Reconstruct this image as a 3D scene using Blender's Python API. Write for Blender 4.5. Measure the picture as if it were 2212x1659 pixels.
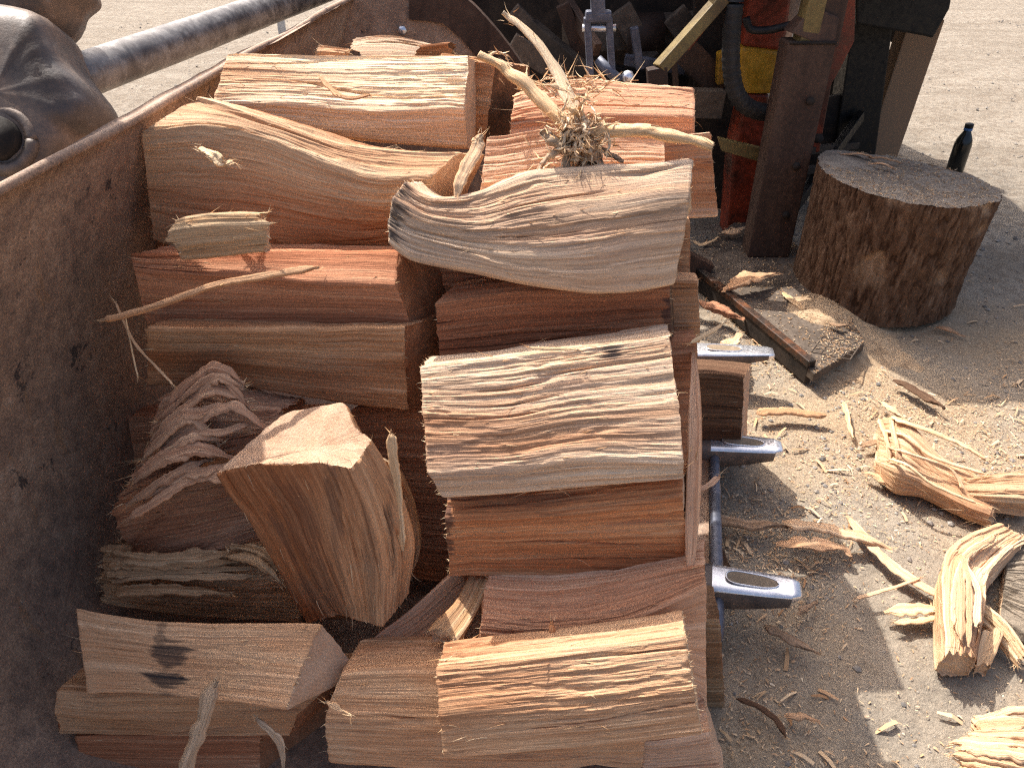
import bpy, math, random
import numpy as np
from mathutils import Vector
R = math.radians
# ---------------------------------------------------------------- camera, sky, sun
scn = bpy.context.scene
for o in list(bpy.data.objects): bpy.data.objects.remove(o)
F, PIT, H = 1661.0, R(34.6), 1.30          # focal length in photo units (2212 px wide), pitch, height
cam = bpy.data.cameras.new('camera'); camo = bpy.data.objects.new('camera', cam)
scn.collection.objects.link(camo); scn.camera = camo
camo.location = (0, 0, H); camo.rotation_euler = (R(90) - PIT, 0, 0)
cam.sensor_width = 36; cam.lens = 36 * F / 2212; cam.clip_start = .02; cam.clip_end = 900
SUN_AZ, SUN_EL = R(-35), R(53)             # sun beyond the pile, to the left
w = bpy.data.worlds.new('World'); scn.world = w; w.use_nodes = True
nt = w.node_tree; sky = nt.nodes.new('ShaderNodeTexSky'); sky.sky_type = 'NISHITA'; sky.sun_disc = False
sky.sun_elevation = SUN_EL; sky.sun_rotation = SUN_AZ; sky.dust_density = 7.0; sky.air_density = .8; sky.ozone_density = .6
nt.links.new(sky.outputs[0], nt.nodes['Background'].inputs[0]); nt.nodes['Background'].inputs[1].default_value = .15
sl = bpy.data.lights.new('sun', 'SUN'); sl.energy = 4.0; sl.angle = R(.53); sl.color = (1, .955, .89)
so = bpy.data.objects.new('sun', sl); scn.collection.objects.link(so)
sdir = Vector((math.sin(SUN_AZ) * math.cos(SUN_EL), math.cos(SUN_AZ) * math.cos(SUN_EL), math.sin(SUN_EL)))
so.rotation_euler = sdir.to_track_quat('Z', 'Y').to_euler(); so.location = sdir * 30
scn.view_settings.view_transform = 'Standard'; scn.view_settings.look = 'None'
scn.view_settings.gamma = 1; scn.view_settings.exposure = .9
scn.cycles.use_denoising = False; scn.cycles.pixel_filter_type = 'BLACKMAN_HARRIS'; scn.cycles.filter_width = 1.25
scn.cycles.use_adaptive_sampling = False; scn.cycles.sample_clamp_indirect = 4; scn.cycles.max_bounces = 8
C = scn.collection
rng = np.random.default_rng(7); random.seed(7)

# ---------------------------------------------------------------- pixel helpers (photo units 2212 x 1659)
FW = np.array([0, math.cos(PIT), -math.sin(PIT)]); UP = np.array([0, math.sin(PIT), math.cos(PIT)]); RT = np.array([1., 0, 0])
CAM = np.array([0, 0, H])
def ray(x, y): return FW + RT * ((x - 1106) / F) + UP * ((830 - y) / F)
def P(x, y, d): return CAM + ray(x, y) * d
def G(x, y, z=0.):
    r = ray(x, y); return CAM + r * ((z - H) / r[2])
def Yp(x, y, Y):                           # on the upright plane at forward distance Y
    r = ray(x, y); return CAM + r * (Y / r[1])

# ---------------------------------------------------------------- noise
def _hash(ix, iy, s):
    n = (ix.astype(np.int64) * 374761393 + iy.astype(np.int64) * 668265263 + int(s) * 1442695041) & 0x7fffffff
    n = ((n ^ (n >> 13)) * 1274126177) & 0x7fffffff
    n = (n ^ (n >> 16)) & 0xffff
    return n / 65535.0
def vnoise(x, y, s=0):
    x, y = np.broadcast_arrays(np.asarray(x, float), np.asarray(y, float))
    ix, iy = np.floor(x), np.floor(y); fx, fy = x - ix, y - iy
    fx = fx * fx * (3 - 2 * fx); fy = fy * fy * (3 - 2 * fy)
    a, b, c, d = _hash(ix, iy, s), _hash(ix + 1, iy, s), _hash(ix, iy + 1, s), _hash(ix + 1, iy + 1, s)
    return (a + (b - a) * fx) * (1 - fy) + (c + (d - c) * fx) * fy - .5
def fbm(x, y, s=0, o=3):
    r = 0; a = 1
    for k in range(o): r = r + a * vnoise(x * 2 ** k, y * 2 ** k, s + k * 17); a *= .5
    return r

# ---------------------------------------------------------------- mesh helpers
def link(o, parent=None, label=None, cat=None, group=None, kind=None):
    C.objects.link(o)
    if parent is not None: o.parent = parent
    if label: o['label'] = label
    if cat: o['category'] = cat
    if group: o['group'] = group
    if kind: o['kind'] = kind
    return o
def raw(name, V, faces, mats, mi=None, uv=None, smooth=True, parent=None, attrs=None, **kw):
    """faces: list of (k-gon index arrays); uv: list of arrays (per loop) matching faces"""
    V = np.asarray(V, np.float32); me = bpy.data.meshes.new(name)
    me.vertices.add(len(V)); me.vertices.foreach_set('co', V.ravel())
    tot = sum(f.size for f in faces); npoly = sum(len(f) for f in faces)
    me.loops.add(tot); me.polygons.add(npoly)
    me.loops.foreach_set('vertex_index', np.concatenate([f.ravel() for f in faces]).astype(np.int32))
    ls = []; s = 0
    for f in faces:
        ls.append(s + np.arange(len(f)) * f.shape[1]); s += f.size
    me.polygons.foreach_set('loop_start', np.concatenate(ls).astype(np.int32))
    if mi is not None: me.polygons.foreach_set('material_index', np.concatenate(mi).astype(np.int32))
    me.polygons.foreach_set('use_smooth', np.full(npoly, smooth, dtype=bool))
    if uv is not None:
        l = me.uv_layers.new(name='grain'); l.data.foreach_set('uv', np.concatenate([u.reshape(-1, 2) for u in uv]).astype(np.float32).ravel())
    for an_, av_ in (attrs or {}).items():
        at_ = me.attributes.new(an_, 'FLOAT', 'POINT'); at_.data.foreach_set('value', np.asarray(av_, np.float32))
    me.update(calc_edges=True)
    for m in (mats if isinstance(mats, (list, tuple)) else [mats]): me.materials.append(m)
    return link(bpy.data.objects.new(name, me), parent, **kw)
def empty(name, loc, **kw):
    o = bpy.data.objects.new(name, None); o.location = loc; o.empty_display_size = .05
    return link(o, **kw)
def grid_faces(nu, nv, wrap=False):
    i = np.arange(nu - 1)[:, None]; j = np.arange(nv if wrap else nv - 1)[None, :]
    j2 = (j + 1) % nv
    return np.stack([i * nv + j, i * nv + j2, (i + 1) * nv + j2, (i + 1) * nv + j], -1).reshape(-1, 4)
def resample(poly, n):
    """points of a polyline (k,3) -> n points, Catmull-Rom"""
    poly = np.asarray(poly, float); k = len(poly)
    t = np.linspace(0, k - 1, n); i = np.clip(t.astype(int), 0, k - 2); u = (t - i)[:, None]
    p0 = poly[np.maximum(i - 1, 0)]; p1 = poly[i]; p2 = poly[i + 1]; p3 = poly[np.minimum(i + 2, k - 1)]
    return .5 * (2 * p1 + (p2 - p0) * u + (2 * p0 - 5 * p1 + 4 * p2 - p3) * u * u + (3 * p1 - p0 - 3 * p2 + p3) * u ** 3)
def norm(a): return a / (np.linalg.norm(a, axis=-1, keepdims=True) + 1e-12)
def tube_data(path, rad, n=10, squash=None, up=None):
    path = np.asarray(path, float); m = len(path)
    T = norm(np.gradient(path, axis=0)); u0 = np.array([0, 0, 1.]) if up is None else np.asarray(up, float)
    A = np.cross(T, u0); bad = np.linalg.norm(A, axis=1) < 1e-3; A[bad] = [1, 0, 0]; A = norm(A); B = np.cross(A, T)
    rad = np.broadcast_to(np.asarray(rad, float), (m,)); th = np.arange(n) * 2 * math.pi / n
    sq = 1 if squash is None else squash
    return path[:, None] + rad[:, None, None] * (A[:, None] * np.cos(th)[None, :, None] + sq * B[:, None] * np.sin(th)[None, :, None])
def tube(name, path, rad, mat, n=12, parent=None, squash=None, up=None, noise=0, seed=0, **kw):
    X = tube_data(path, rad, n, squash, up); m = len(X)
    if noise:
        c = X.mean(1, keepdims=True); ii, jj = np.meshgrid(np.arange(m), np.arange(n), indexing='ij')
        X = c + (X - c) * (1 + noise * (2 * fbm(ii * .35, jj * 1.3, seed)))[..., None]
    L = np.concatenate([[0], np.cumsum(np.linalg.norm(np.diff(np.asarray(path, float), axis=0), axis=1))])
    V = np.concatenate([X.reshape(-1, 3), X[0].mean(0)[None], X[-1].mean(0)[None]])
    f = grid_faces(m, n, True); j = np.arange(n); k = m * n
    c0 = np.stack([np.full(n, k), (j + 1) % n, j], -1); c1 = np.stack([np.full(n, k + 1), (m - 1) * n + j, (m - 1) * n + (j + 1) % n], -1)
    r0 = float(np.max(rad)); vv = np.arange(n + 1) / n * 6.28 * r0
    ii = np.repeat(np.arange(m - 1), n); jj = np.tile(np.arange(n), m - 1)
    u4 = np.stack([np.stack([L[ii], vv[jj]], -1), np.stack([L[ii], vv[jj + 1]], -1), np.stack([L[ii + 1], vv[jj + 1]], -1), np.stack([L[ii + 1], vv[jj]], -1)], 1)
    return raw(name, V, [f, c0, c1], mat, uv=[u4, np.zeros((n, 3, 2)), np.zeros((n, 3, 2))], parent=parent, **kw)
def hexa(name, bot, top, mat, parent=None, bevel=.004, seg=2, **kw):
    """solid between two equal polygons (lists of 3D points)"""
    n = len(bot); V = np.array(list(bot) + list(top), float)
    me = bpy.data.meshes.new(name); fs = [list(range(n))[::-1], list(range(n, 2 * n))] + [[i, (i + 1) % n, n + (i + 1) % n, n + i] for i in range(n)]
    me.from_pydata([tuple(v) for v in V], [], fs)
    import bmesh
    bm = bmesh.new(); bm.from_mesh(me); bmesh.ops.recalc_face_normals(bm, faces=bm.faces)
    if bevel: bmesh.ops.bevel(bm, geom=list(bm.edges), offset=bevel, segments=seg, affect='EDGES', profile=.6)
    bm.to_mesh(me); bm.free(); me.materials.append(mat)
    for p in me.polygons: p.use_smooth = False
    return link(bpy.data.objects.new(name, me), parent, **kw)
def beam(name, a, b, wx, wy, mat, parent=None, side=(1, 0, 0), bevel=.004, w2=None, **kw):
    """rectangular bar from a to b; wx across 'side', wy across the third axis"""
    a, b = np.asarray(a, float), np.asarray(b, float); t = norm(b - a); s = np.asarray(side, float); s = norm(s - t * s.dot(t)); q = np.cross(t, s)
    wx2, wy2 = w2 or (wx, wy)
    sec = lambda p, x, y: [p - s * x / 2 - q * y / 2, p + s * x / 2 - q * y / 2, p + s * x / 2 + q * y / 2, p - s * x / 2 + q * y / 2]
    return hexa(name, sec(a, wx, wy), sec(b, wx2, wy2), mat, parent, bevel, **kw)

# ---------------------------------------------------------------- materials
class N:
    def __init__(s, name):
        s.m = bpy.data.materials.new(name); s.m.use_nodes = True; s.t = s.m.node_tree; s.b = s.t.nodes['Principled BSDF']
    def n(s, typ, **kw):
        x = s.t.nodes.new('ShaderNode' + typ)
        for k, v in kw.items(): setattr(x, k, v)
        return x
    def l(s, a, b): s.t.links.new(a, b)
    def map(s, src, scale, loc=None):
        x = s.n('Mapping'); s.l(src, x.inputs[0]); x.inputs['Scale'].default_value = scale
        if loc is not None: s.l(loc, x.inputs['Location'])
        return x.outputs[0]
    def noise(s, vec, scale, detail=4, rough=.55, dist=0):
        x = s.n('TexNoise'); s.l(vec, x.inputs['Vector']); x.inputs['Scale'].default_value = scale
        x.inputs['Detail'].default_value = detail; x.inputs['Roughness'].default_value = rough; x.inputs['Distortion'].default_value = dist
        return x.outputs['Fac']
    def ramp(s, fac, stops):
        x = s.n('ValToRGB'); s.l(fac, x.inputs[0]); e = x.color_ramp.elements
        while len(e) < len(stops): e.new(.5)
        for el, (p, c) in zip(e, stops): el.position = p; el.color = (*c, 1) if len(c) == 3 else c
        return x.outputs[0]
    def mix(s, fac, a, b, mode='MIX'):
        x = s.n('MixRGB', blend_type=mode)
        for i, v in enumerate((fac, a, b)):
            if hasattr(v, 'is_linked'): s.l(v, x.inputs[i])
            else: x.inputs[i].default_value = v if i == 0 else (*v, 1)
        return x.outputs[0]
    def math(s, op, a, b=0, clamp=False):
        x = s.n('Math', operation=op); x.use_clamp = clamp
        for i, v in enumerate((a, b)):
            if hasattr(v, 'is_linked'): s.l(v, x.inputs[i])
            else: x.inputs[i].default_value = v
        return x.outputs[0]
    def bump(s, h, strength, dist, prev=None):
        x = s.n('Bump'); s.l(h, x.inputs['Height']); x.inputs['Strength'].default_value = strength; x.inputs['Distance'].default_value = dist
        if prev is not None: s.l(prev, x.inputs['Normal'])
        return x.outputs[0]
    def out(s, col, rough, nrm=None, metal=None, spec=.3):
        for k, v in (('Base Color', col), ('Roughness', rough), ('Metallic', metal)):
            if v is None: continue
            if hasattr(v, 'is_linked'): s.l(v, s.b.inputs[k])
            else: s.b.inputs[k].default_value = (*v, 1) if k == 'Base Color' else v
        s.b.inputs['Specular IOR Level'].default_value = spec
        if nrm is not None: s.l(nrm, s.b.inputs['Normal'])
        return s.m
def wood(name, dark, mid, light, stain=None, stain_amt=.35, fibre=1.0, rough=.82, heart=(.55, .30, .17)):
    s = N(name); uv = s.n('UVMap', uv_map='grain').outputs[0]; oi = s.n('ObjectInfo')
    off = s.n('CombineXYZ'); r7 = s.math('MULTIPLY', oi.outputs['Random'], 37.0)
    for i in range(3): s.l(r7, off.inputs[i])
    off = off.outputs[0]
    warpn = s.n('TexNoise'); s.l(s.map(uv, (5, 9, 1), off), warpn.inputs['Vector']); warpn.inputs['Scale'].default_value = 1; warpn.inputs['Detail'].default_value = 2
    wv = s.n('VectorMath', operation='MULTIPLY_ADD'); s.l(warpn.outputs['Color'], wv.inputs[0]); wv.inputs[1].default_value = (0, .014, 0); s.l(uv, wv.inputs[2]); uvw = wv.outputs[0]
    broad = s.noise(s.map(uvw, (.9, 36, 1), off), 1, 5, .65, .3)
    mid_n = s.noise(s.map(uvw, (2.4, 190, 1), off), 1, 5, .68)
    fine = s.noise(s.map(uvw, (9, 760, 1), off), 1, 4, .68)
    patch = s.noise(s.map(uv, (7, 12, 1), off), 1, 4, .6, .6)
    c = s.ramp(broad, [(.28, dark), (.46, mid), (.66, light), (.85, mid)])
    c2 = s.ramp(mid_n, [(.32, dark), (.5, mid), (.64, light)])
    c = s.mix(.55, c, c2)
    f = s.ramp(fine, [(.27, (.34, .27, .22)), (.43, (.92, .91, .9)), (.72, (1.25, 1.24, 1.22))])
    c = s.mix(.8 * min(1, fibre), c, f, 'MULTIPLY')
    if stain: c = s.mix(s.math('MULTIPLY', s.ramp(patch, [(.5, (0, 0, 0)), (.68, (1, 1, 1))]), stain_amt), c, stain)
    ta = s.n('Attribute', attribute_name='tint'); c = s.mix(s.math('MULTIPLY', ta.outputs['Fac'], s.ramp(broad, [(.3, (.55, .55, .55)), (.7, (1, 1, 1))])), c, heart, 'MULTIPLY')
    sa_ = s.n('Attribute', attribute_name='stain'); c = s.mix(s.math('MULTIPLY', sa_.outputs['Fac'], s.ramp(mid_n, [(.3, (1, 1, 1)), (.75, (.45, .45, .45))])), c, (.022, .022, .028))
    br = s.math('MULTIPLY_ADD', oi.outputs['Random'], .3); s.t.nodes[-1].inputs[2].default_value = .85
    hv = s.n('HueSaturation'); s.l(c, hv.inputs['Color']); s.l(br, hv.inputs['Value'])
    nb = s.bump(mid_n, .8 * fibre, .0026); nb = s.bump(fine, .9 * fibre, .0022, nb)
    return s.out(hv.outputs[0], rough, nb, spec=.22)
def sawn(name, a, b):
    s = N(name); tc = s.n('TexCoord').outputs['Object']; uv = s.n('UVMap', uv_map='grain').outputs[0]
    n1 = s.noise(tc, 45, 6, .7); n2 = s.noise(s.map(uv, (60, 1100, 1)), 1, 3, .6); n3 = s.noise(tc, 420, 4, .75)
    wv = s.n('TexWave', wave_type='RINGS', rings_direction='SPHERICAL'); s.l(uv, wv.inputs['Vector']); wv.inputs['Scale'].default_value = 55; wv.inputs['Distortion'].default_value = 7; wv.inputs['Detail'].default_value = 3; wv.inputs['Detail Scale'].default_value = .6
    c = s.mix(s.ramp(n1, [(.35, (0, 0, 0)), (.65, (1, 1, 1))]), a, b)
    c = s.mix(.10, c, wv.outputs['Color'], 'MULTIPLY')
    c = s.mix(.65, c, s.ramp(n3, [(.3, (.5, .46, .42)), (.6, (1, 1, 1))]), 'MULTIPLY')
    nb = s.bump(n3, .6, .003); nb = s.bump(n2, .5, .0018, nb)
    return s.out(c, .9, nb, spec=.15)
def blotch(name, cols, scale=12, rough=(.55, .85), bump=.3, metal=None, spec=.3, streak=None, bd=.002):
    """patchy metal, rust, paint, rock: three or four colours mixed by noise in object space"""
    s = N(name); tc = s.n('TexCoord').outputs['Object']
    v = s.map(tc, streak) if streak else tc
    a = s.noise(v, scale, 8, .65, .5); b = s.noise(tc, scale * 6, 6, .7); d = s.noise(v, scale * .35, 4, .6, .8)
    st = [(.3 + .4 * i / max(1, len(cols) - 1), c) for i, c in enumerate(cols)]
    c = s.ramp(s.mix(.35, a, b), st)
    c = s.mix(s.ramp(d, [(.5, (0, 0, 0)), (.62, (.75, .75, .75))]), c, cols[0])
    c = s.mix(.5, c, s.ramp(b, [(.3, (.65, .62, .6)), (.6, (1.05, 1.05, 1.05))]), 'MULTIPLY')
    rg = s.ramp(b, [(.3, (rough[0],) * 3), (.7, (rough[1],) * 3)])
    return s.out(c, rg, s.bump(b, bump, bd), metal, spec)
def rustwall(name):
    s = N(name); tc = s.n('TexCoord').outputs['Object']
    a = s.noise(tc, 5, 8, .68, .4); b = s.noise(tc, 38, 8, .72); d = s.noise(tc, 260, 6, .8); e = s.noise(s.map(tc, (1, 1, .3)), 16, 7, .7, 1.2); g = s.noise(tc, 9, 9, .75, .3)
    c = s.ramp(s.mix(.5, a, b), [(.34, (.12, .090, .072)), (.45, (.25, .168, .122)), (.54, (.35, .235, .162)), (.66, (.45, .34, .26))])
    c = s.mix(s.math('MULTIPLY', s.ramp(e, [(.60, (0, 0, 0)), (.66, (1, 1, 1))]), .55), c, (.30, .17, .09))
    c = s.mix(s.math('MULTIPLY', s.ramp(g, [(.60, (0, 0, 0)), (.625, (1, 1, 1))]), .85), c, (.032, .030, .032))
    c = s.mix(.8, c, s.ramp(d, [(.32, (.4, .37, .35)), (.5, (1, 1, 1)), (.68, (1.6, 1.55, 1.5))]), 'MULTIPLY')
    c = s.mix(s.ramp(s.noise(tc, 75, 3, .6), [(.735, (0, 0, 0)), (.75, (.8, .8, .8))]), c, (.55, .50, .43))
    return s.out(c, s.ramp(b, [(.3, (.5,) * 3), (.7, (.85,) * 3)]), s.bump(d, .5, .002, s.bump(b, .6, .004)), None, .35)
M = {
 'cream': wood('wood_cream', (.50, .30, .16), (.73, .55, .36), (.88, .76, .58)),
 'tan': wood('wood_tan', (.42, .22, .11), (.62, .40, .235), (.78, .58, .38), stain=(.40, .23, .13)),
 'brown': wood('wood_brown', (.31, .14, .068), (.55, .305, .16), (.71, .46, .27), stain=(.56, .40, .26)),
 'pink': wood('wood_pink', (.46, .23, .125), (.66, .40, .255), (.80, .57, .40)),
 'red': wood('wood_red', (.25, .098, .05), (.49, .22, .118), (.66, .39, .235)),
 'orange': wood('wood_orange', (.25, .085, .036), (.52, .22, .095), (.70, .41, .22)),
 'grey': wood('wood_weathered', (.40, .225, .13), (.64, .455, .30), (.80, .645, .48), stain=(.42, .34, .29), stain_amt=.35),
 'dust': wood('wood_dusty', (.38, .185, .09), (.60, .345, .19), (.76, .52, .33), stain=(.60, .42, .26), stain_amt=.5),
 'rose': wood('wood_torn_rose', (.29, .135, .08), (.52, .30, .19), (.70, .47, .31), fibre=1.1),
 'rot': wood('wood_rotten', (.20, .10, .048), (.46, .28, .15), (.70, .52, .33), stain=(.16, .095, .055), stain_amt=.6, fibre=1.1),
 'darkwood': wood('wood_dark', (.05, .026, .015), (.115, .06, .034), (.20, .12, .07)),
 'straw': wood('wood_straw', (.50, .27, .12), (.70, .47, .26), (.83, .65, .43)),
 'twig': wood('twig_bark', (.22, .14, .09), (.46, .33, .22), (.66, .52, .38), fibre=1.1),
 'post': wood('wood_post', (.17, .10, .055), (.32, .20, .12), (.44, .30, .20), stain=(.24, .15, .09)),
 'end_pink': sawn('sawn_pink', (.60, .37, .235), (.70, .48, .33)),
 'end_tan': sawn('sawn_tan', (.62, .40, .24), (.74, .54, .36)),
 'end_red': sawn('sawn_red', (.36, .15, .075), (.48, .23, .125)),
 'end_dark': sawn('sawn_dark', (.12, .07, .04), (.22, .13, .08)),
 'rust': rustwall('rusty_plate'),
 'rust2': blotch('rusty_casting', [(.06, .057, .060), (.14, .110, .092), (.23, .165, .125), (.33, .29, .26)], 9, (.4, .7), .6, .2, .5),
 'tube': blotch('worn_grey_tube', [(.06, .055, .055), (.14, .13, .125), (.24, .23, .22), (.30, .26, .22)], 10, (.3, .6), .3, .3, .5, (2, 2, 2)),
 'steel': blotch('polished_tooth', [(.62, .63, .66), (.82, .83, .86), (.93, .93, .95)], 24, (.2, .42), .2, .8, .5),
 'darksteel': blotch('dark_steel', [(.014, .012, .011), (.04, .031, .025), (.075, .056, .042)], 12, (.6, .9), .4, None, .2),
 'brownsteel': blotch('brown_steel_post', [(.022, .013, .010), (.055, .030, .021), (.095, .055, .037), (.13, .085, .06)], 9, (.5, .8), .4, None, .3, (1, 1, .25)),
 'redpaint': blotch('worn_red_paint', [(.035, .016, .011), (.13, .026, .012), (.26, .038, .015), (.34, .075, .028)], 7, (.25, .55), .3, None, .4),
 'yellowpaint': blotch('worn_yellow_paint', [(.14, .075, .016), (.44, .235, .02), (.54, .31, .035)], 6, (.22, .5), .25, None, .4),
 'olive': blotch('worn_olive_paint', [(.07, .04, .018), (.17, .12, .04), (.26, .19, .07)], 9, (.45, .75), .3, None, .4),
 'black': blotch('oily_black', [(.003, .003, .0035), (.008, .0075, .007), (.02, .016, .013)], 10, (.3, .75), .5, None, .3),
 'rubber': blotch('hose_rubber', [(.010, .010, .011), (.022, .021, .021), (.04, .036, .033)], 30, (.5, .7), .3, None, .4),
 'blueiron': blotch('blue_grey_iron', [(.05, .055, .075), (.12, .13, .17), (.17, .18, .22)], 14, (.4, .6), .3, .3, .5),
 'mud': blotch('dried_mud', [(.22, .17, .12), (.31, .24, .17), (.37, .30, .21)], 40, (.85, .95), .4, None, .1),
 'bark': blotch('stump_bark', [(.055, .028, .014), (.145, .078, .04), (.235, .14, .08), (.33, .23, .15)], 22, (.75, .95), .8, None, .15, (1, 1, .22), .006),
 'barkdark': blotch('dark_bark', [(.02, .012, .009), (.05, .032, .022), (.10, .066, .045)], 24, (.75, .95), .8, None, .15, None, .005),
 'char': blotch('black_knot_bark', [(.008, .008, .010), (.03, .03, .034), (.14, .13, .13)], 60, (.6, .9), .8, None, .3, None, .004),
 'bottle': blotch('dark_bottle', [(.006, .008, .007), (.010, .012, .011), (.016, .018, .016)], 6, (.12, .25), .05, None, .5),
 'bluecap': blotch('blue_cap', [(.03, .10, .26), (.05, .16, .38)], 10, (.3, .45), .05, None, .5),
 'whiteplastic': blotch('dirty_white_paint', [(.30, .29, .27), (.52, .52, .50), (.66, .66, .64)], 8, (.4, .7), .2, None, .4),
 'dusttop': blotch('sawdust_top', [(.17, .135, .105), (.27, .225, .18), (.36, .31, .25)], 30, (.88, .97), .7, None, .1, None, .004),
 'angle': blotch('angle_iron_paint', [(.012, .011, .010), (.016, .013, .011), (.05, .025, .014), (.15, .05, .015), (.40, .22, .02)], 9, (.4, .7), .3, None, .4),
 'pebble': blotch('pebble_stone', [(.13, .12, .115), (.22, .205, .19), (.31, .28, .25)], 30, (.8, .95), .3, None, .2),
}
def chipmat(name, cols):
    s = N(name); g = s.n('NewGeometry'); c = s.ramp(g.outputs['Random Per Island'], [(i / max(1, len(cols) - 1), c) for i, c in enumerate(cols)])
    return s.out(c, .9, None, spec=.12)
M['chips'] = chipmat('sawdust_chips', [(.34, .18, .09), (.55, .36, .20), (.70, .52, .33), (.48, .28, .15), (.74, .60, .42)])
M['fibres'] = chipmat('frayed_fibre', [(.50, .26, .12), (.70, .46, .25), (.82, .64, .42), (.60, .36, .20)])
M['stones'] = chipmat('gravel_stone', [(.13, .12, .11), (.24, .22, .20), (.32, .29, .255), (.19, .165, .145), (.40, .35, .29)])
def bark_mat():
    s = N('stump_bark_plates'); tc = s.n('TexCoord').outputs['Object']; v = s.map(tc, (1, 1, .35))
    a = s.noise(v, 40, 7, .7, .6); b = s.noise(tc, 150, 5, .7); at = s.n('Attribute', attribute_name='tint'); rd = s.n('Attribute', attribute_name='stain')
    c = s.ramp(a, [(.3, (.045, .025, .016)), (.45, (.115, .064, .038)), (.6, (.185, .112, .070)), (.72, (.28, .20, .14))])
    c = s.mix(rd.outputs['Fac'], c, (.05, .024, .013)); c = s.mix(s.math('MULTIPLY', at.outputs['Fac'], .75), c, s.ramp(a, [(.35, (.34, .20, .11)), (.65, (.58, .42, .28))]))
    c = s.mix(.6, c, s.ramp(b, [(.3, (.5, .47, .45)), (.6, (1.1, 1.1, 1.1))]), 'MULTIPLY')
    return s.out(c, .92, s.bump(b, .8, .004, s.bump(a, .7, .008)), spec=.12)
M['stumpbark'] = bark_mat()
M['grime'] = blotch('greasy_dusty_iron', [(.05, .038, .03), (.12, .092, .07), (.20, .16, .125)], 12, (.6, .9), .5, None, .25)
M['barky'] = blotch('grey_bark', [(.16, .13, .10), (.26, .215, .165), (.36, .30, .23)], 30, (.85, .97), .8, None, .1, None, .006)
def ground_mat():
    s = N('yard_dirt'); g = s.n('NewGeometry').outputs['Position']
    a = s.noise(g, 1.3, 6, .6, .4); b = s.noise(g, 26, 8, .7); c = s.noise(g, 170, 5, .75); d = s.noise(s.map(g, (.8, 3, 1)), 1.6, 5, .6, .6)
    far = s.mix(s.ramp(d, [(.36, (0, 0, 0)), (.62, (1, 1, 1))]), (.225, .192, .153), (.29, .252, .205))
    far = s.mix(s.math('MULTIPLY', s.ramp(b, [(.44, (1, 1, 1)), (.52, (0, 0, 0))]), .5), far, (.15, .115, .085))
    near = s.mix(s.ramp(b, [(.35, (0, 0, 0)), (.62, (1, 1, 1))]), (.25, .212, .168), (.34, .29, .228))
    saw = s.mix(s.ramp(c, [(.35, (0, 0, 0)), (.65, (1, 1, 1))]), (.31, .21, .125), (.50, .37, .235))
    sep = s.n('SeparateXYZ'); s.l(g, sep.inputs[0])
    dx = s.math('MULTIPLY', s.math('SUBTRACT', sep.outputs[0], .8), .75); dy = s.math('SUBTRACT', sep.outputs[1], 1.35)
    dd = s.math('ADD', s.math('MULTIPLY', dx, dx), s.math('MULTIPLY', dy, dy))
    inn = s.math('SUBTRACT', 1, s.math('DIVIDE', dd, 2.2), True)
    nr = s.mix(s.math('MULTIPLY', s.ramp(a, [(.40, (0, 0, 0)), (.58, (1, 1, 1))]), .75), near, saw)
    col = s.mix(s.ramp(inn, [(0, (0, 0, 0)), (.5, (1, 1, 1))]), far, nr)
    col = s.mix(.6, col, s.ramp(c, [(.28, (.55, .53, .5)), (.55, (1.05, 1.05, 1.05))]), 'MULTIPLY')
    nb = s.bump(b, .7, .02); nb = s.bump(c, .6, .005, nb)
    return s.out(col, .95, nb, spec=.1)
M['ground'] = ground_mat()
M['sawdust'] = blotch('fresh_sawdust', [(.34, .23, .14), (.52, .37, .23), (.66, .50, .33)], 60, (.9, .98), .8, None, .1, None, .006)

# ---------------------------------------------------------------- ground
def gz(x, y): return .016 * fbm(np.asarray(x) * 1.7, np.asarray(y) * 1.7, 3, 3) + .010 * fbm(np.asarray(x) * 9, np.asarray(y) * 9, 5, 3) - .012
def axis(c, fine, n, far):
    a = np.linspace(-fine, fine, n); e = fine * (far / fine) ** (np.arange(1, 15) / 14.)
    return np.concatenate([c - e[::-1], c + a, c + e])
gx, gy = axis(1.0, 1.9, 330, 220), axis(2.0, 2.3, 400, 260)
XX, YY = np.meshgrid(gx, gy, indexing='ij'); ZZ = gz(XX, YY)
raw('ground', np.stack([XX, YY, ZZ], -1).reshape(-1, 3), [grid_faces(len(gx), len(gy))[:, ::-1]], M['ground'], kind='structure', label='sandy yard dirt strewn with sawdust')

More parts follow.
